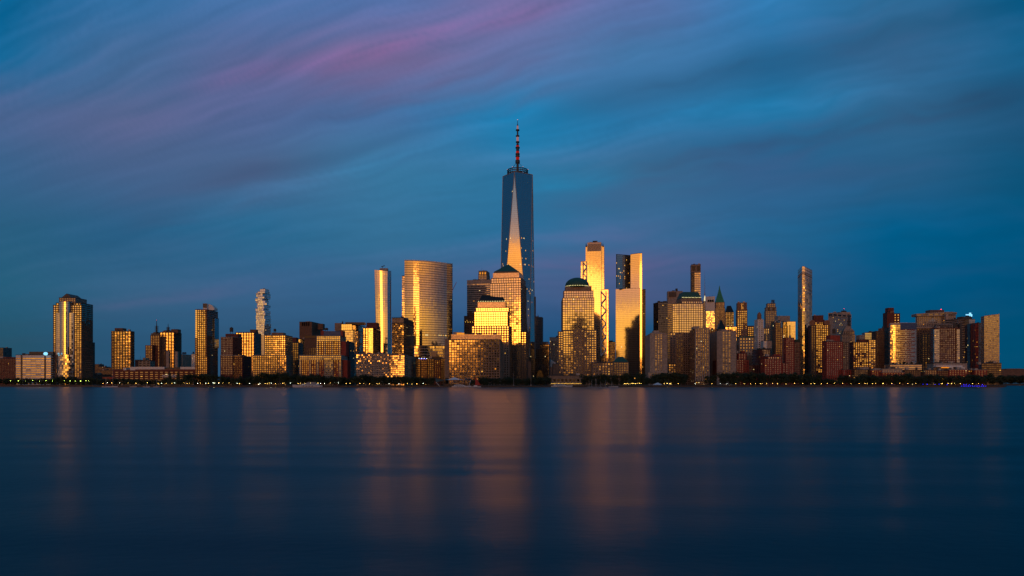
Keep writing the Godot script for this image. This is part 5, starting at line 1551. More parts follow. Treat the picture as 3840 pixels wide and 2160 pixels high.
	for i in 5:
		var ya: float = HY(758 - i * 13, 1830)
		frustum(b, "pyramid_step", inset(fp, 0.9 - i * 0.16), ya, inset(fp, 0.86 - i * 0.16), HY(758 - (i + 1) * 13, 1830), M.stone)
	var fin := mbuild(b)
	fin.lathe(at(1285, 694, 1835), [[4.0, -2.0], [3.5, 8.0], [4.5, 9.0], [2.5, 18.0], [0.2, 27.0]], 10)
	put(fin, "finial", M.steel, b.root)
	b = bld("red_front_block", "broad red brick apartment block with plain windows facing the park", 1150, 1245, -5, "apartment building")
	tier(b, 1040, 1218, 874, 0, sty("brick_red", {"cw": 3.5, "ch": 3.35}), {"xs": 1000})
	tier(b, 1218, 1285, 886, 0, sty("brown", {"lit": 0.01, "g": M.glass_window, "w": M.brick_brown}), {"n": "side_wing", "dz": 3})
	tier(b, 1218, 1340, 1178, 0, sty("brick_red", {"lit": 0.05}), {"n": "low_wing", "dz": -4})
	plant(b, 1082, 1190, 804, 874, M.brick_red, "penthouse", 16, 16)
	plant(b, 1070, 1130, 862, 874, M.concrete, "parapet", 4, 12)
	tank(b, 1122, 728, 806, 1275, 34)
	b = bld("gold_window_block", "red brick block with gold window rows, beside broad red block", 1450, 1360, 12, "apartment building")
	tier(b, 1330, 1500, 880, 0, sty("brick", {"w": M.brick_dark, "g": M.glass_bright, "cw": 3.8, "ch": 3.4, "tilt": 0.012, "each": false}), {"xs": 1288})
	tier(b, 1500, 1578, 855, 0, sty("brick", {"g": M.glass_bright, "cw": 3.6, "ch": 3.4, "tilt": 0.012, "w": M.brick_tan, "wf": 0.7, "each": false}), {"n": "bay_wing", "dz": -2})
	plant(b, 1400, 1500, 848, 880, M.brick_dark, "penthouse", 6, 14)
	b = bld("grey_low_block", "low grey glass and brick block above the promenade trees", 1440, 1225, 6)
	tier(b, 1345, 1532, 1180, 0, sty("dark", {"lit": 0.02, "w": M.granite_dark}))
	plant(b, 1410, 1500, 1152, 1180, M.concrete, "penthouse", 8, 12)
	b = bld("blue_back_block", "low bluish office block with pale bands behind brick roofs", 1525, 1910, 10)
	tier(b, 1460, 1592, 776, 0, sty("bands", {"w": M.concrete, "g": M.glass_blue}))
	plant(b, 1400, 1458, 800, 850, M.concrete, "side_block", 4, 20)
	rg(9)
	b = bld("brown_slab", "dark brown slab with reflecting glass corner beside the curved gold facade", 255, 1390, 10, "apartment building")
	tier(b, 165, 276, 588, 0, sty("brown", {"lit": 0.006, "w": M.brick_brown}))
	tier(b, 276, 352, 548, 0, sty("curtain", {"g": M.glass, "ch": 3.3, "w": M.granite_dark, "hf": 0.7}), {"n": "glass_corner", "dz": 3, "yaw": -4.0})
	plant(b, 236, 335, 545, 590, M.brick_tan, "parapet", 8, 12)
	b = bld("brick_slab_tower", "tall plain dark brick tower with narrow top box", 400, 1620, 10)
	tier(b, 313, 410, 335, 0, sty("brick_dark", {"blank": true}))
	tier(b, 400, 490, 349, 0, sty("brick_dark", {"cw": 6.0, "ch": 6.0, "g": M.glass_bright, "wf": 0.35, "hf": 0.4, "each": false}), {"n": "window_wing", "dz": -2})
	plant(b, 330, 407, 268, 335, M.brick_dark, "top_box", 6, 14)
	plant(b, 358, 406, 312, 335, M.brick_tan, "vent_panel", -1, 2)
	# curved balcony building
	b = bld("curved_balcony_block", "curved pale glass block with red balcony bands and gold end", 535, 1350, 0, "apartment building")
	pts = []
	tops = []
	var nn := 12
	var p := at(358, 0, 1352) * Vector3(1, 0, 1)
	var stepx := (at(710, 0, 1350).x - p.x) / nn
	for i in nn + 1:
		pts.append(p)
		tops.append(HY(480, 1350))
		p += Vector3(1, 0, tan(deg_to_rad(lerpf(24.0, -22.0, i / float(nn))))) * stepx
	pts.append(pts[nn] + Vector3(6, 0, -24)); tops.append(tops[0])
	pts.append(pts[0] + Vector3(10, 0, -24)); tops.append(tops[0])
	curve(b, pts, GY, tops, {"w": M.pale_metal, "g": M.glass, "cw": 2.4, "ch": 3.5, "wf": 0.9, "hf": 0.76, "rec": 0.15, "tilt": 0.008, "lit": 0.002, "mt": 3.0, "each": false, "vary": 0.12}, {"n": "curved_shaft", "rm": M.pale_metal})
	for i in 18:
		var yy := HY(570 + i * 25.5, 1350)
		var bb := mbuild(b)
		for k in range(2 + i % 3, 11 - (i * 2) % 4):
			if k == 6 and i % 2 == 0: continue
			var a: Vector3 = pts[k]
			var e: Vector3 = pts[k + 1]
			bb.box((a + e) * 0.5 + Vector3(0, yy, 0.7), (e - a) * 0.5, Vector3.UP * 0.5, Vector3(0, 0, 0.7))
		put(bb, "red_balcony_band", M.brick_red, b.root)
	var bp := mbuild(b)
	for k in range(4, 12):
		var a: Vector3 = pts[k]
		var e: Vector3 = pts[k + 1]
		bp.box((a + e) * 0.5 + Vector3(0, HY(522, 1350), 0.3), (e - a) * 0.5, Vector3.UP * 6.0, Vector3(0, 0, 0.3))
	put(bp, "blue_top_panel", M.blue_panel, b.root)
	b = bld("terrace_base", "low cream terrace building with planted roof below the curved block", 570, 1290, 8)
	tier(b, 355, 786, 1044, 0, sty("bands", {"w": M.concrete, "ch": 3.4, "hf": 0.5, "g": M.glass_bright}), {"rm": M.concrete})
	for i in 7: tree_at(b, 430 + i * 52.0 + (i % 3) * 8, 1044, 1296, 22.0 + (i * 7) % 5 * 4.0)
	b = bld("brown_grid_block", "old brown stone block with regular dim windows and cornice", 810, 1440, 10, "office building")
	tier(b, 712, 906, 548, 0, sty("stone", {"w": M.brick_brown, "g": M.glass_dim, "cw": 4.6, "ch": 4.2, "lit": 0.03, "each": false}), {"rm": M.stone, "oh": 1.0, "rh": 2.2})
	plant(b, 720, 890, 528, 546, M.concrete, "parapet", 6, 14)
	b = bld("flared_roof_slab", "long pale grid slab with overhanging top storey and dark roof box", 985, 1800, 14, "office building")
	var bg := {"w": M.concrete, "g": M.glass_dim, "cw": 4.4, "ch": 4.4, "wf": 0.62, "hf": 0.62, "rec": 0.5, "lit": 0.02, "each": false}
	tier(b, 722, 1125, 385, 0, bg, {"dz": 4, "yaw": -8.0, "xs": 700})
	tier(b, 1125, 1248, 372, 0, bg, {"n": "end_wing", "dz": -3, "yaw": -16.0})
	t = tier(b, 712, 1108, 352, 382, {"w": M.concrete, "g": M.glass_dim, "cw": 13.0, "ch": 14.0, "wf": 0.72, "hf": 0.5, "rec": 0.8, "lit": 0.04, "each": false}, {"n": "overhang_storey", "yaw": -8.0, "ytr": 330, "rm": M.concrete})
	tier(b, 1108, 1262, 328, 360, {"w": M.concrete, "g": M.glass_dim, "cw": 13.0, "ch": 14.0, "wf": 0.72, "hf": 0.5, "rec": 0.8, "lit": 0.02, "each": false}, {"n": "overhang_storey", "yaw": -16.0, "dz": -5, "ytr": 334, "rm": M.concrete})
	plant(b, 1112, 1146, 350, 500, M.concrete, "pale_shaft", -12, 6)
	plant(b, 896, 1090, 298, 345, M.granite_dark, "roof_box", 10, 20)
	beacon(b, at(1048, 290, 1805), b.root, "red", 1.6)
	b = bld("framed_roof_block", "reddish apartment block with cream window columns and framed roof deck", 1130, 1345, 0, "apartment building")
	var fz := sty("brick", {"w": M.brick_dark, "g": M.glass_window, "cw": 3.8, "ch": 3.5, "wf": 0.58, "hf": 0.62, "tilt": 0.012, "each": false, "lit": 0.008, "vary": 0.4})
	tier(b, 958, 1302, 548, 0, fz, {"xs": 908, "rm": M.brick_dark})
	tier(b, 957, 1024, 560, 0, sty("bands", {"w": M.concrete, "g": M.glass_bright, "ch": 3.5, "hf": 0.7, "vary": 0.3}), {"n": "glass_bay", "dz": -1.5, "dep": 4.0})
	tier(b, 1262, 1301, 560, 0, sty("bands", {"w": M.concrete, "g": M.glass_bright, "ch": 3.5, "hf": 0.7, "vary": 0.3}), {"n": "glass_bay", "dz": -1.5, "dep": 4.0})
	plant(b, 1302, 1330, 490, 1020, M.dark_metal, "side_shaft", 10, 14)
	plant(b, 1000, 1195, 498, 546, M.granite_dark, "roof_deck", 6, 12)
	var rfm := mbuild(b)
	for q in [[990, 495, 1200, 495], [990, 495, 990, 546], [1200, 495, 1200, 546]]: rfm.bar(at(q[0], q[1], 1346), at(q[2], q[3], 1346), 0.6, 0.6, 4)
	for i in 9: rfm.bar(at(1012 + i * 21, 496, 1346), at(1012 + i * 21, 546, 1346), 0.2, 0.2, 4)
	put(rfm, "roof_frame", M.concrete, b.root)
	plant(b, 1160, 1325, 488, 546, M.dark_metal, "roof_plant", 16, 12)
	b = bld("museum_podium", "low pale stone museum wing with long lit window slot", 1170, 1300, 8)
	t = tier(b, 945, 1402, 1024, 0, sty("stone", {"w": M.concrete, "blank": true}))
	plant(b, 1015, 1300, 1070, 1098, M.lit_gold if false else M.granite_dark, "window_slot", -4, 3)
	plant(b, 985, 1340, 1052, 1066, M.white, "canopy", -8, 10)
	plant(b, 1170, 1212, 1074, 1110, M.white, "pavilion", -12, 8)
	plant(b, 1312, 1370, 1074, 1110, M.white, "pavilion", -12, 8)
	for i in 6:
		var sl := mbuild(b)
		sl.box(at(1060 + i * 17, 1082, 1289), Vector3(1.8, 0, 0), Vector3(0, 0.6, 0), Vector3(0, 0, 0.1))
		put(sl, "lit_window", M.lit_gold, t)
	b = bld("blue_corner_tower", "dark blue grey banded tower with pale rounded edge and glowing roof sign", 1400, 1700, 12, "skyscraper")
	tier(b, 1268, 1430, 428, 0, {"w": M.concrete, "g": M.glass_dark, "cw": 4.0, "ch": 4.2, "wf": 0.97, "hf": 0.66, "rec": 0.2, "lit": 0.008, "each": false}, {"yaw": -40.0, "dz": 6})
	tier(b, 1430, 1508, 425, 0, {"w": M.pale_metal, "g": M.glass_blue, "cw": 4.0, "ch": 4.2, "wf": 0.95, "hf": 0.5, "rec": 0.2, "lit": 0.004, "each": false}, {"n": "pale_edge", "yaw": -20.0, "dz": -2})
	plant(b, 1325, 1468, 388, 428, M.dark_metal, "roof_plant", 10, 18)
	plant(b, 1400, 1455, 372, 392, M.steel, "sign_frame", 10, 6)
	for q in [[1408, 364, 8.0, 2.2], [1442, 352, 4.0, 5.0], [1462, 372, 2.2, 5.0], [1448, 376, 6.0, 1.2]]:
		var s := mbuild(b)
		s.box(at(q[0], q[1], 1708), Vector3(q[2] * 0.55, 0, 0), Vector3(0, q[3] * 0.55, 0), Vector3(0, 0, 0.6))
		put(s, "sign_lamp", M.sign_white, b.root)
	b = bld("dark_brick_glass_block", "dark brick and teal glass block beside tall gold slab", 1540, 1430, 10, "apartment building")
	tier(b, 1516, 1556, 480, 0, sty("brick_dark", {"lit": 0.03, "w": M.brick_red}))
	tier(b, 1556, 1625, 478, 0, sty("curtain", {"g": M.glass_dim, "w": M.black_metal, "ch": 3.4, "cw": 2.6, "lit": 0.01, "vary": 0.5}), {"n": "glass_half", "dz": 2, "yaw": -20.0})
	tier(b, 1456, 1518, 500, 0, S.brick_dark, {"n": "rear_wing", "dz": 16})
	b = bld("gold_slab", "gold reflecting glass slab with slanted top at the end of the skyline", 1740, 1400, 11, "skyscraper")
	tier(b, 1634, 1840, 384, 0, {"w": M.mullion_pale, "g": M.glass_mid, "cw": 2.4, "ch": 3.7, "wf": 0.84, "hf": 0.76, "rec": 0.15, "tilt": 0.006, "lit": 0.002, "each": false, "vary": 0.2}, {"xs": 1588, "ytr": 357, "rm": M.mullion_pale})
	b = bld("striped_low_block", "low block with pale horizontal stripes below the tall gold slab", 1725, 1320, 12)
	tier(b, 1600, 1868, 1024, 0, {"w": M.brick_brown, "g": M.glass_dim, "cw": 4.0, "ch": 3.6, "wf": 0.95, "hf": 0.5, "rec": 0.3, "lit": 0.01, "each": false}, {"xs": 1560})
	plant(b, 1555, 1592, 1004, 1030, M.cream, "penthouse", -4, 6)
	var lows := [[8, 100, 1104, 1240, "dark", "grey low apartment house with flat roof above the promenade trees"], [100, 240, 1118, 1215, "brick_red", "red brick row house block with cream cornice at the promenade"], [246, 552, 1150, 1205, "brick_red", "long red brick row with white top storey above the promenade"], [548, 772, 1118, 1225, "brown", "brown brick row with pale windows below the terrace building"], [826, 992, 1118, 1220, "tan", "tan brick row house with square windows below the museum"], [996, 1150, 1126, 1220, "brick_dark", "unlit dark brick row beside the tan brick row"], [1152, 1412, 1112, 1215, "brick_red", "red brick row with two lines of small windows below the museum"], [1412, 1502, 1118, 1220, "brick_dark", "dark low link building between two red brick rows"], [1502, 1672, 1116, 1210, "brick_red", "last red brick row before the pier with blue lights"]]
	for q in lows:
		b = bld("row_house", q[5], (q[0] + q[1]) * 0.5, q[3], 8, "row house")
		tier(b, q[0], q[1], q[2], 0, sty(q[4], {"lit": 0.04 if q[4] != "dark" else 0.01}), {"rm": M.concrete if q[4] == "brick_red" else M.roof})
		if q[0] == 246: tier(b, 246, 520, 1104, 1150, sty("stone", {"w": M.concrete, "lit": 0.01}), {"n": "top_storey", "dz": 6, "rm": M.concrete})
		if q[0] == 100: plant(b, 130, 230, 1090, 1118, M.concrete, "penthouse", 8, 10)

var crowns := []
var trunk_mesh: ArrayMesh

# the towers on the near bank, behind the camera, that the glass fronts mirror
func far_side():
	rg(0)
	# how far to the right, how far behind the camera, width, height
	var list := [[154.0, 70.0, 60.0, 236.0], [330.0, 110.0, 46.0, 96.0], [-545.0, 60.0, 72.0, 285.0], [80.0, 150.0, 52.0, 120.0], [232.0, 165.0, 50.0, 98.0], [-105.0, 190.0, 45.0, 118.0], [-165.0, 110.0, 62.0, 160.0], [-232.0, 130.0, 52.0, 172.0], [-295.0, 150.0, 40.0, 140.0], [-348.0, 160.0, 40.0, 70.0], [-60.0, 260.0, 60.0, 120.0], [-405.0, 200.0, 50.0, 120.0], [-600.0, 150.0, 60.0, 105.0], [-700.0, 230.0, 80.0, 90.0], [-830.0, 200.0, 60.0, 70.0], [420.0, 180.0, 60.0, 100.0], [520.0, 210.0, 60.0, 120.0], [620.0, 170.0, 50.0, 80.0], [10.0, 230.0, 70.0, 85.0], [-40.0, 120.0, 34.0, 62.0], [720.0, 240.0, 70.0, 95.0], [850.0, 220.0, 70.0, 70.0]]
	var i := 0
	for q in list:
		i += 1
		var p := Vector3(q[0], GY, q[1])
		var r := thing("near_bank_tower", "dark tower on the near bank that the glass fronts mirror", "building", p, "towers on the near bank")
		var b := {"root": r, "base": p, "D": 400.0, "yaw": 0.0, "each": 300, "fp": []}
		var h: float = q[2] * 0.5
		var fp := [p + Vector3(h, 0, -h), p + Vector3(-h, 0, -h), p + Vector3(-h, 0, h), p + Vector3(h, 0, h)]
		for k in 4: fp[k].y = 0.0
		var tops := [q[3], q[3], q[3], q[3]]
		var st := sty("dark", {"w": M.brick_brown if i % 2 else M.granite_dark, "lit": 0.0, "cw": 6.0, "ch": 4.5})
		walls(b, fp, -1.0, tops, st)
		if i == 1: frustum(b, "stepped_top", inset(fp, 0.8), q[3] + 1.0, inset(fp, 0.5), q[3] + 14.0, M.granite_dark)

func make_crowns():
	for k in 6:
		var m := MB.new()
		var r := RandomNumberGenerator.new()
		r.seed = 40 + k
		var blobs := []
		for i in 9 + k:
			var a := r.randf() * TAU
			var rad := r.randf_range(0.0, 0.30)
			blobs.append([Vector3(cos(a) * rad, r.randf_range(0.20, 0.84), sin(a) * rad), r.randf_range(0.13, 0.22)])
		for bl in blobs:
			for i in 110:
				var d := Vector3(r.randfn(), r.randfn(), r.randfn()).normalized()
				var p: Vector3 = bl[0] + d * bl[1] * pow(r.randf(), 0.4)
				var n := (d + Vector3(r.randfn(), r.randfn(), r.randfn()) * 0.5).normalized()
				var t := n.cross(Vector3(0.3, 1, 0.2)).normalized()
				var s := n.cross(t)
				var z := r.randf_range(0.026, 0.052)
				var c := r.randf_range(0.7, 1.25)
				m.quad(p - t * z, p - s * z * 0.6, p + t * z, p + s * z * 0.6, n, Color(c, c, c * 0.9))
		crowns.append(m.mesh(M.foliage))
	# a spire shaped crown
	var m2 := MB.new()
	var r2 := RandomNumberGenerator.new()
	r2.seed = 77
	for i in 1100:
		var h := 1.0 - sqrt(r2.randf()) * 0.9
		var a := r2.randf() * TAU
		var rad := (1.02 - h) * 0.27 * pow(r2.randf(), 0.4)
		var p := Vector3(cos(a) * rad, h, sin(a) * rad)
		var n := Vector3(cos(a) + r2.randfn() * 0.4, 0.5, sin(a) + r2.randfn() * 0.4).normalized()
		var t := n.cross(Vector3(0.1, 1, 0.3)).normalized()
		var s := n.cross(t)
		var z := r2.randf_range(0.015, 0.034)
		m2.quad(p - t * z, p - s * z * 0.6, p + t * z, p + s * z * 0.6, n, Color.WHITE * r2.randf_range(0.7, 1.2))
	crowns.append(m2.mesh(M.foliage))
	var tm := MB.new()
	tm.bar(Vector3(0, 0, 0), Vector3(0, 0.45, 0), 0.022, 0.014, 7)
	for i in 5:
		var a := TAU * i / 5.0
		tm.bar(Vector3(0, 0.25 + i * 0.04, 0), Vector3(cos(a) * 0.2, 0.55 + i * 0.03, sin(a) * 0.2), 0.010, 0.004, 5)
	trunk_mesh = tm.mesh(M.bark)

func tree_part(root: Node3D, kind: int, h: float, wscale: float, spin: float):
	var t := MeshInstance3D.new()
	t.mesh = trunk_mesh; t.name = "trunk"
	root.add_child(t)
	t.scale = Vector3(h, h, h); t.rotation.y = spin
	var c := MeshInstance3D.new()
	c.mesh = crowns[kind]; c.name = "crown"
	root.add_child(c)
	c.scale = Vector3(h * wscale, h, h * wscale); c.rotation.y = spin
func tree_at(b: Dictionary, x: float, y_base: float, d: float, hpx: float):
	if crowns.is_empty(): make_crowns()
	var p := at(x, y_base, d)
	var r := thing("roof_tree", "small tree planted on the terrace roof below the curved block", "tree", p, "trees on the terrace roof")
	tree_part(r, int(x) % 6, hpx / sc / F * d * 1.3, 1.2, x)

func lamp_post(u: float, kind: String, d: float, v: float, n: int):
	var p := W(u, HZ, d)
	p.y = 2.2
	var yl := CH + (HZ - v) / F * d
	var words := {"warm": "warm globe lamp on a thin post", "green": "greenish globe lamp on a thin post", "white": "cold white globe lamp on a thin post", "blue": "blue lamp on a thin post"}
	var r := thing("promenade_lamp", words[kind] + " " + stretch(u), "street lamp", p, kind + " lamps " + stretch(u))
	var m := MB.new()
	m.bar(Vector3.ZERO, Vector3(0, yl - p.y - 0.3, 0), 0.09, 0.06, 5)
	m.bar(Vector3.ZERO, Vector3(0, 0.5, 0), 0.2, 0.12, 6)
	put(m, "post", M.steel, r)
	var g := MB.new()
	var s := 0.29 if kind != "green" else 0.40
	s *= 0.72 + 0.45 * fposmod(u * 0.737, 1.0)
	g.lathe(Vector3(0, yl - p.y, 0), [[0.02, -s], [s * 0.7, -s * 0.7], [s, 0.0], [s * 0.7, s * 0.7], [0.02, s]], 10)
	put(g, "lamp_globe", M["lamp_" + kind], r)
	var l := OmniLight3D.new()
	l.position = Vector3(0, yl - p.y - s - 0.25, 0)
	l.light_color = M["lamp_" + kind].emission
	l.light_energy = 2.0; l.omni_range = 40.0; l.omni_attenuation = 2.0; l.light_size = 0.3
	l.shadow_enabled = true
	l.name = "lamp_light"
	r.add_child(l)

func hull(r: Node3D, length: float, beam: float, height: float, m: Material, flip := 1.0):
	var k := MB.new()
	var secs := [[-0.5, 0.8, 0.9], [-0.2, 1.0, 0.92], [0.15, 0.95, 1.0], [0.38, 0.6, 1.12], [0.5, 0.04, 1.25]]
	for i in secs.size() - 1:
		var a: Array = secs[i]
		var b: Array = secs[i + 1]
		for s in [-1.0, 1.0]:
			var p0 := Vector3(a[0] * length * flip, -0.3, s * a[1] * beam * 0.36)
			var p1 := Vector3(b[0] * length * flip * (0.94 if i == 3 else 1.0), -0.3, s * b[1] * beam * 0.36)
			var q0 := Vector3(a[0] * length * flip, height * a[2], s * a[1] * beam * 0.5)
			var q1 := Vector3(b[0] * length * flip, height * b[2], s * b[1] * beam * 0.5)
			k.qa(p0, p1, q1, q0, Vector3.ZERO)
		k.qa(Vector3(a[0] * length * flip, height * a[2] * 0.98, -a[1] * beam * 0.5), Vector3(a[0] * length * flip, height * a[2] * 0.98, a[1] * beam * 0.5), Vector3(b[0] * length * flip, height * b[2] * 0.98, b[1] * beam * 0.5), Vector3(b[0] * length * flip, height * b[2] * 0.98, -b[1] * beam * 0.5), Vector3(0, -50, 0))
	var e: Array = secs[0]
	k.quad(Vector3(e[0] * length * flip, -0.3, -e[1] * beam * 0.36), Vector3(e[0] * length * flip, -0.3, e[1] * beam * 0.36), Vector3(e[0] * length * flip, height * e[2], e[1] * beam * 0.5), Vector3(e[0] * length * flip, height * e[2], -e[1] * beam * 0.5), Vector3(-flip, 0, 0))
	put(k, "hull", m, r)
func yacht(x0: float, x1: float, d: float, label: String, flip: float, group := ""):
	var a := at(x0, 0, d)
	var e := at(x1, 0, d)
	var p := (a + e) * 0.5
	p.y = 0.0
	var L := e.x - a.x
	var r := thing("motor_yacht", label, "yacht", p, group)
	hull(r, L, L * 0.2, L * 0.075, M.hull, flip)
	var c := MB.new()
	var y := L * 0.075
	var pr := [[-0.40, 0.0], [-0.36, 0.055], [0.02, 0.068], [0.22, 0.0]]
	for i in 3:
		for s in [-1.0, 1.0]:
			c.qa(Vector3(pr[i][0] * L * flip, y, s * L * 0.075), Vector3(pr[i + 1][0] * L * flip, y, s * L * 0.075), Vector3(pr[i + 1][0] * L * flip, y + pr[i + 1][1] * L, s * L * 0.06), Vector3(pr[i][0] * L * flip, y + pr[i][1] * L, s * L * 0.06), Vector3(0, y, 0))
		c.qa(Vector3(pr[i][0] * L * flip, y + pr[i][1] * L, -L * 0.06), Vector3(pr[i + 1][0] * L * flip, y + pr[i + 1][1] * L, -L * 0.06), Vector3(pr[i + 1][0] * L * flip, y + pr[i + 1][1] * L, L * 0.06), Vector3(pr[i][0] * L * flip, y + pr[i][1] * L, L * 0.06), Vector3(0, 0, 0))
	var cab := put(c, "cabin", M.hull, r)
	var w := MB.new()
	w.box(Vector3(-0.12 * L * flip, y + L * 0.034, L * 0.071), Vector3(L * 0.19, 0, 0), Vector3(0, L * 0.012, 0), Vector3(0, 0, 0.06))
	put(w, "window_strip", M.glass_dark, cab)
	var fb := MB.new()
	fb.box(Vector3(-0.16 * L * flip, y + L * 0.088, 0), Vector3(L * 0.13, 0, 0), Vector3(0, L * 0.006, 0), Vector3(0, 0, L * 0.05))
	for s in [-1.0, 1.0]:
		for t in [-0.25, -0.07]: fb.bar(Vector3(t * L * flip, y + L * 0.06, s * L * 0.045), Vector3(t * L * flip, y + L * 0.088, s * L * 0.045), 0.08, 0.08, 5)
	put(fb, "flybridge_roof", M.hull, r)
	for i in 4:
		var o := MB.new()
		o.box(Vector3((-0.2 + i * 0.1) * L * flip, y * 0.55, L * 0.094), Vector3(L * 0.018, 0, 0), Vector3(0, L * 0.009, 0), Vector3(0, 0, 0.1))
		put(o, "porthole", M.glass_dark, r)
func sailboat(x: float, d: float, mast_px: float, len: float, label: String, sail := false, group := ""):
	var p := at(x, 0, d)
	p.y = 0.0
	var r := thing("sailboat", label, "sailboat", p, group)
	hull(r, len, len * 0.28, len * 0.09, M.hull, 1.0)
	var h := mast_px / sc / F * d
	var m := MB.new()
	m.bar(Vector3(0, 0.3, 0), Vector3(0, h, 0), 0.13, 0.08, 6)
	put(m, "mast", M.hull if not sail else M.bark, r)
	var bo := MB.new()
	bo.bar(Vector3(0, len * 0.16, 0), Vector3(-len * 0.42 if not sail else len * 0.42, len * 0.17, 0), 0.12, 0.1, 5)
	put(bo, "boom", M.bark, r)
	if sail:
		var s := MB.new()
		for z in [-0.05, 0.05]:
			for i in 6:
				var t0 := i / 6.0
				var t1 := (i + 1) / 6.0
				var f := func(t): return Vector3(len * 0.46 * (1.0 - t), lerpf(len * 0.18, h * 0.95, t), sin(t * PI) * 0.5 + z)
				var g := func(t): return Vector3(0.15, lerpf(len * 0.18, h * 0.95, t), z)
				s.qa(g.call(t0), f.call(t0), f.call(t1), g.call(t1), Vector3(0, h * 0.5, -signf(z) * 40.0))
		put(s, "red_sail", M.sail_red, r)
		var cb := MB.new()
		cb.box(Vector3(0.5, len * 0.13, 0), Vector3(len * 0.14, 0, 0), Vector3(0, len * 0.05, 0), Vector3(0, 0, len * 0.07))
		put(cb, "cabin", M.hull, r)

func quay_things():
	var b: Dictionary
	if crowns.is_empty(): make_crowns()
	# trees along the shore: region, from, to, height of the crown line
	var spans := [[1, -60, 190, 1262], [1, 190, 640, 1250], [1, 640, 1120, 1246], [1, 1120, 1260, 1262], [2, 0, 140, 1268], [2, 150, 560, 1262], [2, 560, 760, 1270], [2, 760, 1020, 1262], [2, 1030, 1300, 1198], [2, 1300, 1480, 1206], [3, 130, 480, 1236], [3, 480, 600, 1218], [3, 600, 900, 1186], [3, 900, 1050, 1212], [3, 1050, 1250, 1206], [3, 1250, 1400, 1208], [3, 1400, 1560, 1232], [4, 80, 230, 1280], [4, 230, 420, 1256], [4, 420, 560, 1268], [4, 560, 720, 1258], [4, 720, 900, 1272], [4, 900, 1020, 1284], [4, 1395, 1560, 1296], [5, 280, 360, 1300], [5, 390, 720, 1308], [5, 720, 880, 1300], [6, 330, 620, 1276], [6, 620, 860, 1268], [6, 890, 970, 1296], [6, 970, 1060, 1268], [6, 1110, 1220, 1262], [7, 0, 170, 1272], [7, 185, 290, 1234], [7, 355, 480, 1228], [7, 720, 800, 1250], [7, 860, 980, 1222], [7, 980, 1110, 1216], [7, 1110, 1270, 1232], [7, 1290, 1560, 1230], [8, 590, 740, 1216], [8, 750, 1000, 1236], [8, 1000, 1200, 1284], [8, 1200, 1290, 1242], [8, 1300, 1390, 1270], [8, 1390, 1590, 1236], [9, 0, 190, 1184], [9, 190, 280, 1232], [9, 280, 440, 1168], [9, 440, 490, 1226], [9, 495, 650, 1168], [9, 650, 1000, 1192], [9, 1000, 1360, 1196], [9, 1360, 1600, 1180], [9, 1600, 1780, 1186], [9, 1760, 1895, 1200]]
	var r := RandomNumberGenerator.new()
	r.seed = 99
	for s in spans:
		rg(s[0])
		var u0 := U(s[1])
		var u1 := U(s[2])
		var vt := V(s[3])
		var u := u0
		var hpx := 1448.0 - vt
		var gap := clampf(hpx * 0.44, 11.0, 19.0)
		while u < u1:
			var d := shore(u) + r.randf_range(9.0, 34.0)
			var h := (1449.0 - vt + r.randf_range(-6.0, 3.0)) / F * d
			h = maxf(h * 1.06, 6.0)
			var p := W(u, HZ, d)
			p.y = 2.2
			var t := thing("shore_tree", "dark leafy tree in the shore row " + stretch(u), "tree", p, "shore trees " + stretch(u))
			tree_part(t, r.randi() % 6, h, clampf(12.0 / h, 1.0, 1.8) * r.randf_range(0.9, 1.2), r.randf() * TAU)
			u += gap * r.randf_range(0.75, 1.25)
	rg(2)
	for q in [[846.0, 1145.0, "taller pointed conifer in front of the long college building"], [948.0, 1151.0, "slimmer pointed conifer in front of the long college building truss"]]:
		var d := 1110.0
		var p := at(q[0], 0, d)
		p.y = 2.2
		var t := thing("conifer", q[2], "tree", p, "pointed conifers")
		tree_part(t, 6, HY(q[1], d) - 2.2, 0.95, q[0])
	# lamps
	var n := 0
	rg(1)
	for x in [130, 227, 315, 403, 487, 568, 612, 648, 722, 793, 865, 932, 996, 1060, 1095]: lamp_post(U(x), "green", 1342.0, V(1276 + r.randf_range(-4, 6)), 0)
	rg(2)
	for x in [20, 75, 128, 225, 327, 428, 567, 700, 745, 800, 872, 905, 1020, 1060, 1088, 1190, 1225, 1290, 1322, 1380, 1398, 1450]: lamp_post(U(x), "warm" if r.randf() < 0.75 else "white", shore(U(x)) + 7.0, V(1308 + r.randf_range(-7, 3)), 0)
	rg(3)
	for x in [12, 67, 118, 195, 295, 322, 448, 575, 640, 665, 690, 715, 768, 857, 870, 952, 1047, 1075, 1130, 1200, 1292, 1323, 1372, 1445, 1545, 1640]: lamp_post(U(x), "warm" if r.randf() < 0.7 else "white", shore(U(x)) + 7.0, V(1310 + r.randf_range(-6, 3)), 0)
	rg(4)
	for x in [168, 268, 305, 365, 437, 463, 562, 660, 747, 790, 840, 905]: lamp_post(U(x), "warm" if r.randf() < 0.7 else "white", shore(U(x)) + 7.0, V(1338 + r.randf_range(-3, 3)), 0)
	rg(6)
	for x in [682, 694, 706, 718, 730, 748, 758, 768, 780, 794, 812, 828, 960, 1030, 1058, 1088]: lamp_post(U(x), "warm", shore(U(x)) + 7.0, V(1352 + r.randf_range(-3, 3)), 0)
	rg(7)
	for x in [283, 310, 322, 400, 577, 752, 840, 908, 1000, 1087, 1155, 1205, 1258, 1275, 1320, 1385, 1437, 1525]: lamp_post(U(x), "warm" if r.randf() < 0.8 else "white", shore(U(x)) + 7.0, V(1333 + r.randf_range(-3, 3)), 0)
	rg(8)
	for x in [693, 783, 873, 910, 985, 1050, 1128, 1217, 1308, 1397, 1460, 1485, 1573]: lamp_post(U(x), "warm", shore(U(x)) + 7.0, V(1328 + r.randf_range(-3, 3)), 0)
	rg(9)
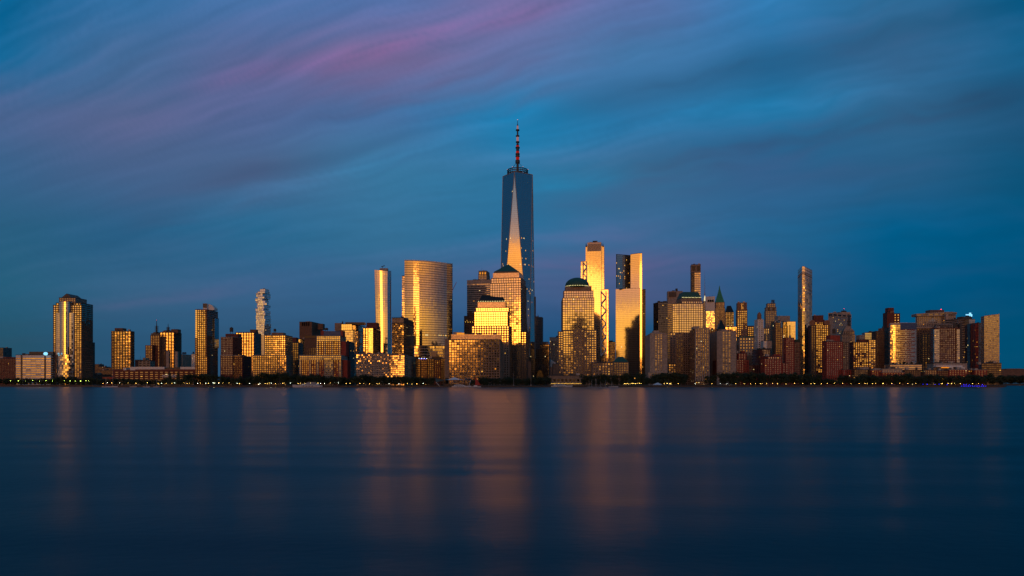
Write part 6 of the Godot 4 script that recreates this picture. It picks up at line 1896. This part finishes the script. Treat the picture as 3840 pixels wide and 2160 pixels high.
	for x in [115, 155, 250, 265, 377, 485, 595, 705, 1050, 1065, 1145, 1190, 1230, 1310, 1475, 1555]: lamp_post(U(x), "warm", shore(U(x)) + 7.0, V(1297 + r.randf_range(-3, 3)), 0)
	for x in [800, 860, 965, 1020, 1130, 1355, 1388, 1432, 1608]: lamp_post(U(x), "blue", shore(U(x)) + 5.0, V(1309 + r.randf_range(-3, 3)), 0)
	# pier with blue lights
	b = bld("pier", "low timber pier on piles edged with small blue lights", 1470, 1118, 0, "pier")
	var dk := mbuild(b)
	var pa := at(1295, 0, 1118)
	var pb := at(1650, 0, 1118)
	dk.box(Vector3((pa.x + pb.x) * 0.5, 2.3, -1120), Vector3((pb.x - pa.x) * 0.5, 0, 0), Vector3(0, 0.25, 0), Vector3(0, 0, 5))
	put(dk, "deck", M.bark, b.root)
	for i in 12:
		var pl := mbuild(b)
		var x := lerpf(pa.x, pb.x, (i + 0.5) / 12.0)
		pl.bar(Vector3(x, -1, -1115.5), Vector3(x, 2.1, -1115.5), 0.25, 0.25, 6)
		put(pl, "pile", M.bark, b.root)
		beacon(b, Vector3(x, 1.4, -1114.8), b.root, "blue", 0.6)
	# tensile roofed ferry landing
	rg(4)
	b = bld("ferry_landing", "white tensile roof ferry landing with blue winged ends", 1210, 1040, 0, "ferry terminal")
	var cv := mbuild(b)
	var apex := at(1216, 1271, 1040)
	var cor := [at(1110, 1300, 1034), at(1322, 1298, 1034), at(1332, 1297, 1056), at(1100, 1299, 1056)]
	for i in 4:
		var c0: Vector3 = cor[i]
		var c1: Vector3 = cor[(i + 1) % 4]
		var steps := 8
		for k in steps:
			var t0 := k / float(steps)
			var t1 := (k + 1) / float(steps)
			var f := func(c: Vector3, t: float): return c.lerp(apex, t) - Vector3.UP * sin(t * PI) * 1.3
			cv.qa(f.call(c0, t0), f.call(c1, t0), f.call(c1, t1), f.call(c0, t1), apex - Vector3.UP * 30)
	put(cv, "tent_roof", M.canvas, b.root)
	for q in [[[1022, 1280], [1110, 1304], [1050, 1320], [1034, 1322]], [[1396, 1284], [1322, 1300], [1330, 1306], [1385, 1300]]]:
		var wg := mbuild(b)
		wg.qa(at(q[0][0], q[0][1], 1036), at(q[1][0], q[1][1], 1040), at(q[2][0], q[2][1], 1044), at(q[3][0], q[3][1], 1044), apex + Vector3(0, -60, 0))
		put(wg, "wing_canopy", M.sail_blue, b.root)
	for q in [[1034, 1322, 1072, 1366], [1060, 1318, 1066, 1366], [1385, 1300, 1362, 1366], [1216, 1272, 1216, 1366], [1110, 1304, 1110, 1366], [1322, 1300, 1322, 1366], [1160, 1296, 1160, 1366], [1270, 1296, 1270, 1366]]:
		var po := mbuild(b)
		po.bar(at(q[0], q[1], 1042), at(q[2], q[3], 1040), 0.35, 0.35, 6)
		put(po, "post", M.white if q[0] < 1040 or q[0] > 1380 else M.steel, b.root)
	var dk2 := mbuild(b)
	var d0 := at(1060, 0, 1044)
	var d1 := at(1370, 0, 1044)
	dk2.box(Vector3((d0.x + d1.x) * 0.5, 0.7, -1046), Vector3((d1.x - d0.x) * 0.5, 0, 0), Vector3(0, 0.7, 0), Vector3(0, 0, 11))
	put(dk2, "floating_deck", M.granite_wall, b.root)
	var cb := mbuild(b)
	cb.box(Vector3((d0.x + d1.x) * 0.5, 3.2, -1050), Vector3((d1.x - d0.x) * 0.34, 0, 0), Vector3(0, 1.8, 0), Vector3(0, 0, 5))
	put(cb, "waiting_room", M.dark_metal, b.root)
	yacht(1192, 1388, 1024, "white ferry yacht moored in front of the tensile roofed landing", 1.0)
	sailboat(1427, 1012, 118, 17.0, "small wooden sailboat carrying one tall red sail", true)
	rg(3)
	yacht(972, 1342, 1020, "large white motor yacht cruising before the cream and brick block", -1.0)
	rg(6)
	yacht(40, 228, 1050, "white motor yacht moored before the restaurant row", 1.0)
	sailboat(585, 1046, 20, 14.0, "small white launch off the cove moorings")
	for q in [[372, 60], [395, 66], [432, 78], [470, 50], [515, 64], [570, 48]]: sailboat(q[0], 1056, q[1], 5.5, "moored sailboat with bare mast in the cove beside the park trees", false, "sailboats moored in the cove")
	rg(2)
	for q in [[142, 240, 15.0, "moored sailboat with the tallest bare mast off the college building"], [56, 120, 11.0, "white moored sailboat off the small brick pavilion"], [395, 26, 10.0, "low white motorboat shape moored off the college building"], [558, 70, 10.0, "white moored sailboat off the middle of the college building"], [680, 90, 9.0, "small moored sailboat off the college building truss"]]:
		sailboat(q[0], 1070, q[1], q[2], q[3], false)
	# white party tent
	rg(6)
	b = bld("white_tent", "small white peaked tent on the esplanade by the pale tower", 968, 1072, 0, "tent")
	var tt := mbuild(b)
	var tp := at(968, 1344, 1076)
	var c := [at(926, 1362, 1070), at(1012, 1362, 1070), at(1012, 1362, 1084), at(926, 1362, 1084)]
	for i in 4: tt.qa(c[i], c[(i + 1) % 4], tp + Vector3(2 if i == 0 else 0, 0, 0), tp, tp - Vector3.UP * 20)
	put(tt, "tent_roof", M.canvas, b.root)
	for i in 8:
		var po := mbuild(b)
		var p: Vector3 = (c[0] as Vector3).lerp(c[1], i / 7.0)
		po.bar(Vector3(p.x, 2.2, p.z), p, 0.12, 0.12, 5)
		put(po, "tent_pole", M.white, b.root)
	# flagpoles
	rg(5)
	for q in [[575, 1250, "slim bare pole standing before the pyramid tower"], [727, 1276, "pale pole with base on the cove edge before the glass arch"]]:
		var d := 1056.0
		var p := at(q[0], 0, d)
		p.y = 2.2
		var f := thing("flagpole", q[2], "flagpole", p)
		var m := MB.new()
		m.bar(Vector3.ZERO, Vector3(0, HY(q[1], d) - 2.2, 0), 0.28, 0.12, 8)
		put(m, "pole", M.concrete, f)
		var m2 := MB.new()
		m2.lathe(Vector3.ZERO, [[1.0, 0.0], [1.0, 1.2], [0.5, 1.6], [0.0, 1.6]], 10)
		put(m2, "plinth", M.concrete, f)
	# the far islands and shores
	rg(9)
	b = bld("island_fort", "low pinkish fort on the wooded island beyond the last tower", 1980, 2500, 0, "fort")
	var ft := mbuild(b)
	ft.box(at(1960, 1165, 2500), Vector3(60, 0, 0), Vector3(0, 14, 0), Vector3(0, 0, 30))
	ft.box(at(2015, 1130, 2500), Vector3(18, 0, 0), Vector3(0, 9, 0), Vector3(0, 0, 14))
	ft.box(at(2120, 1160, 2500), Vector3(60, 0, 0), Vector3(0, 16, 0), Vector3(0, 0, 20))
	ft.box(at(1820, 1170, 2500), Vector3(28, 0, 0), Vector3(0, 12, 0), Vector3(0, 0, 20))
	put(ft, "wall", M.far_fort, b.root)
	var isl := MB.new()
	var i0 := at(1660, 0, 1900)
	for i in 16:
		var x0 := i0.x + i * 60.0
		var h0 := 3.0 + 1.5 * sin(i * 1.3)
		var h1 := 3.0 + 1.5 * sin((i + 1) * 1.3)
		isl.quad(Vector3(x0, -1, -1900), Vector3(x0 + 60, -1, -1900), Vector3(x0 + 60, h1, -1915), Vector3(x0, h0, -1915), Vector3(0, 0.3, 1).normalized())
		isl.quad(Vector3(x0, h0, -1915), Vector3(x0 + 60, h1, -1915), Vector3(x0 + 60, 4, -2700), Vector3(x0, 4, -2700), Vector3.UP)
	var io := put(isl, "island", M.far_land, self)
	io.set_meta("kind", "structure"); io.set_meta("label", "low wooded island beyond the end of the city"); io.set_meta("category", "terrain")
	for i in 26:
		var x := 1690.0 + i * 21.0 + r.randf_range(-6, 6)
		var d := 1925.0 + r.randf_range(0, 40)
		var p := at(x, 0, d)
		p.y = 3.0
		var t := thing("island_tree", "dark tree on the low island beyond the last tower", "tree", p, "trees on the island")
		tree_part(t, i % 6, (1444.0 - V(1190 + r.randf_range(-8, 26))) / F * d, 1.25, i)
	lamp_post(U(2115), "warm", 1905.0, V(1280), 0)
	# the low city far upstream
	rg(1)
	for q in [[1172, 1222, 1075, 2500.0, "far pale stepped block on the upstream horizon"], [1216, 1300, 1105, 2450.0, "far dark roofs beside the pale stepped block"], [1290, 1385, 1120, 2400.0, "far low block seen past the gold window tower"], [1172, 1395, 1150, 2000.0, "long unlit shed between gabled tower and the college"], [1000, 1395, 1205, 1500.0, "low dark quay building between gabled tower and brick pavilion"]]:
		b = bld("distant_block", q[4], (q[0] + q[1]) * 0.5, q[3], 4)
		tier(b, q[0], q[1], q[2], 0, sty("brown", {"lit": 0.015}))
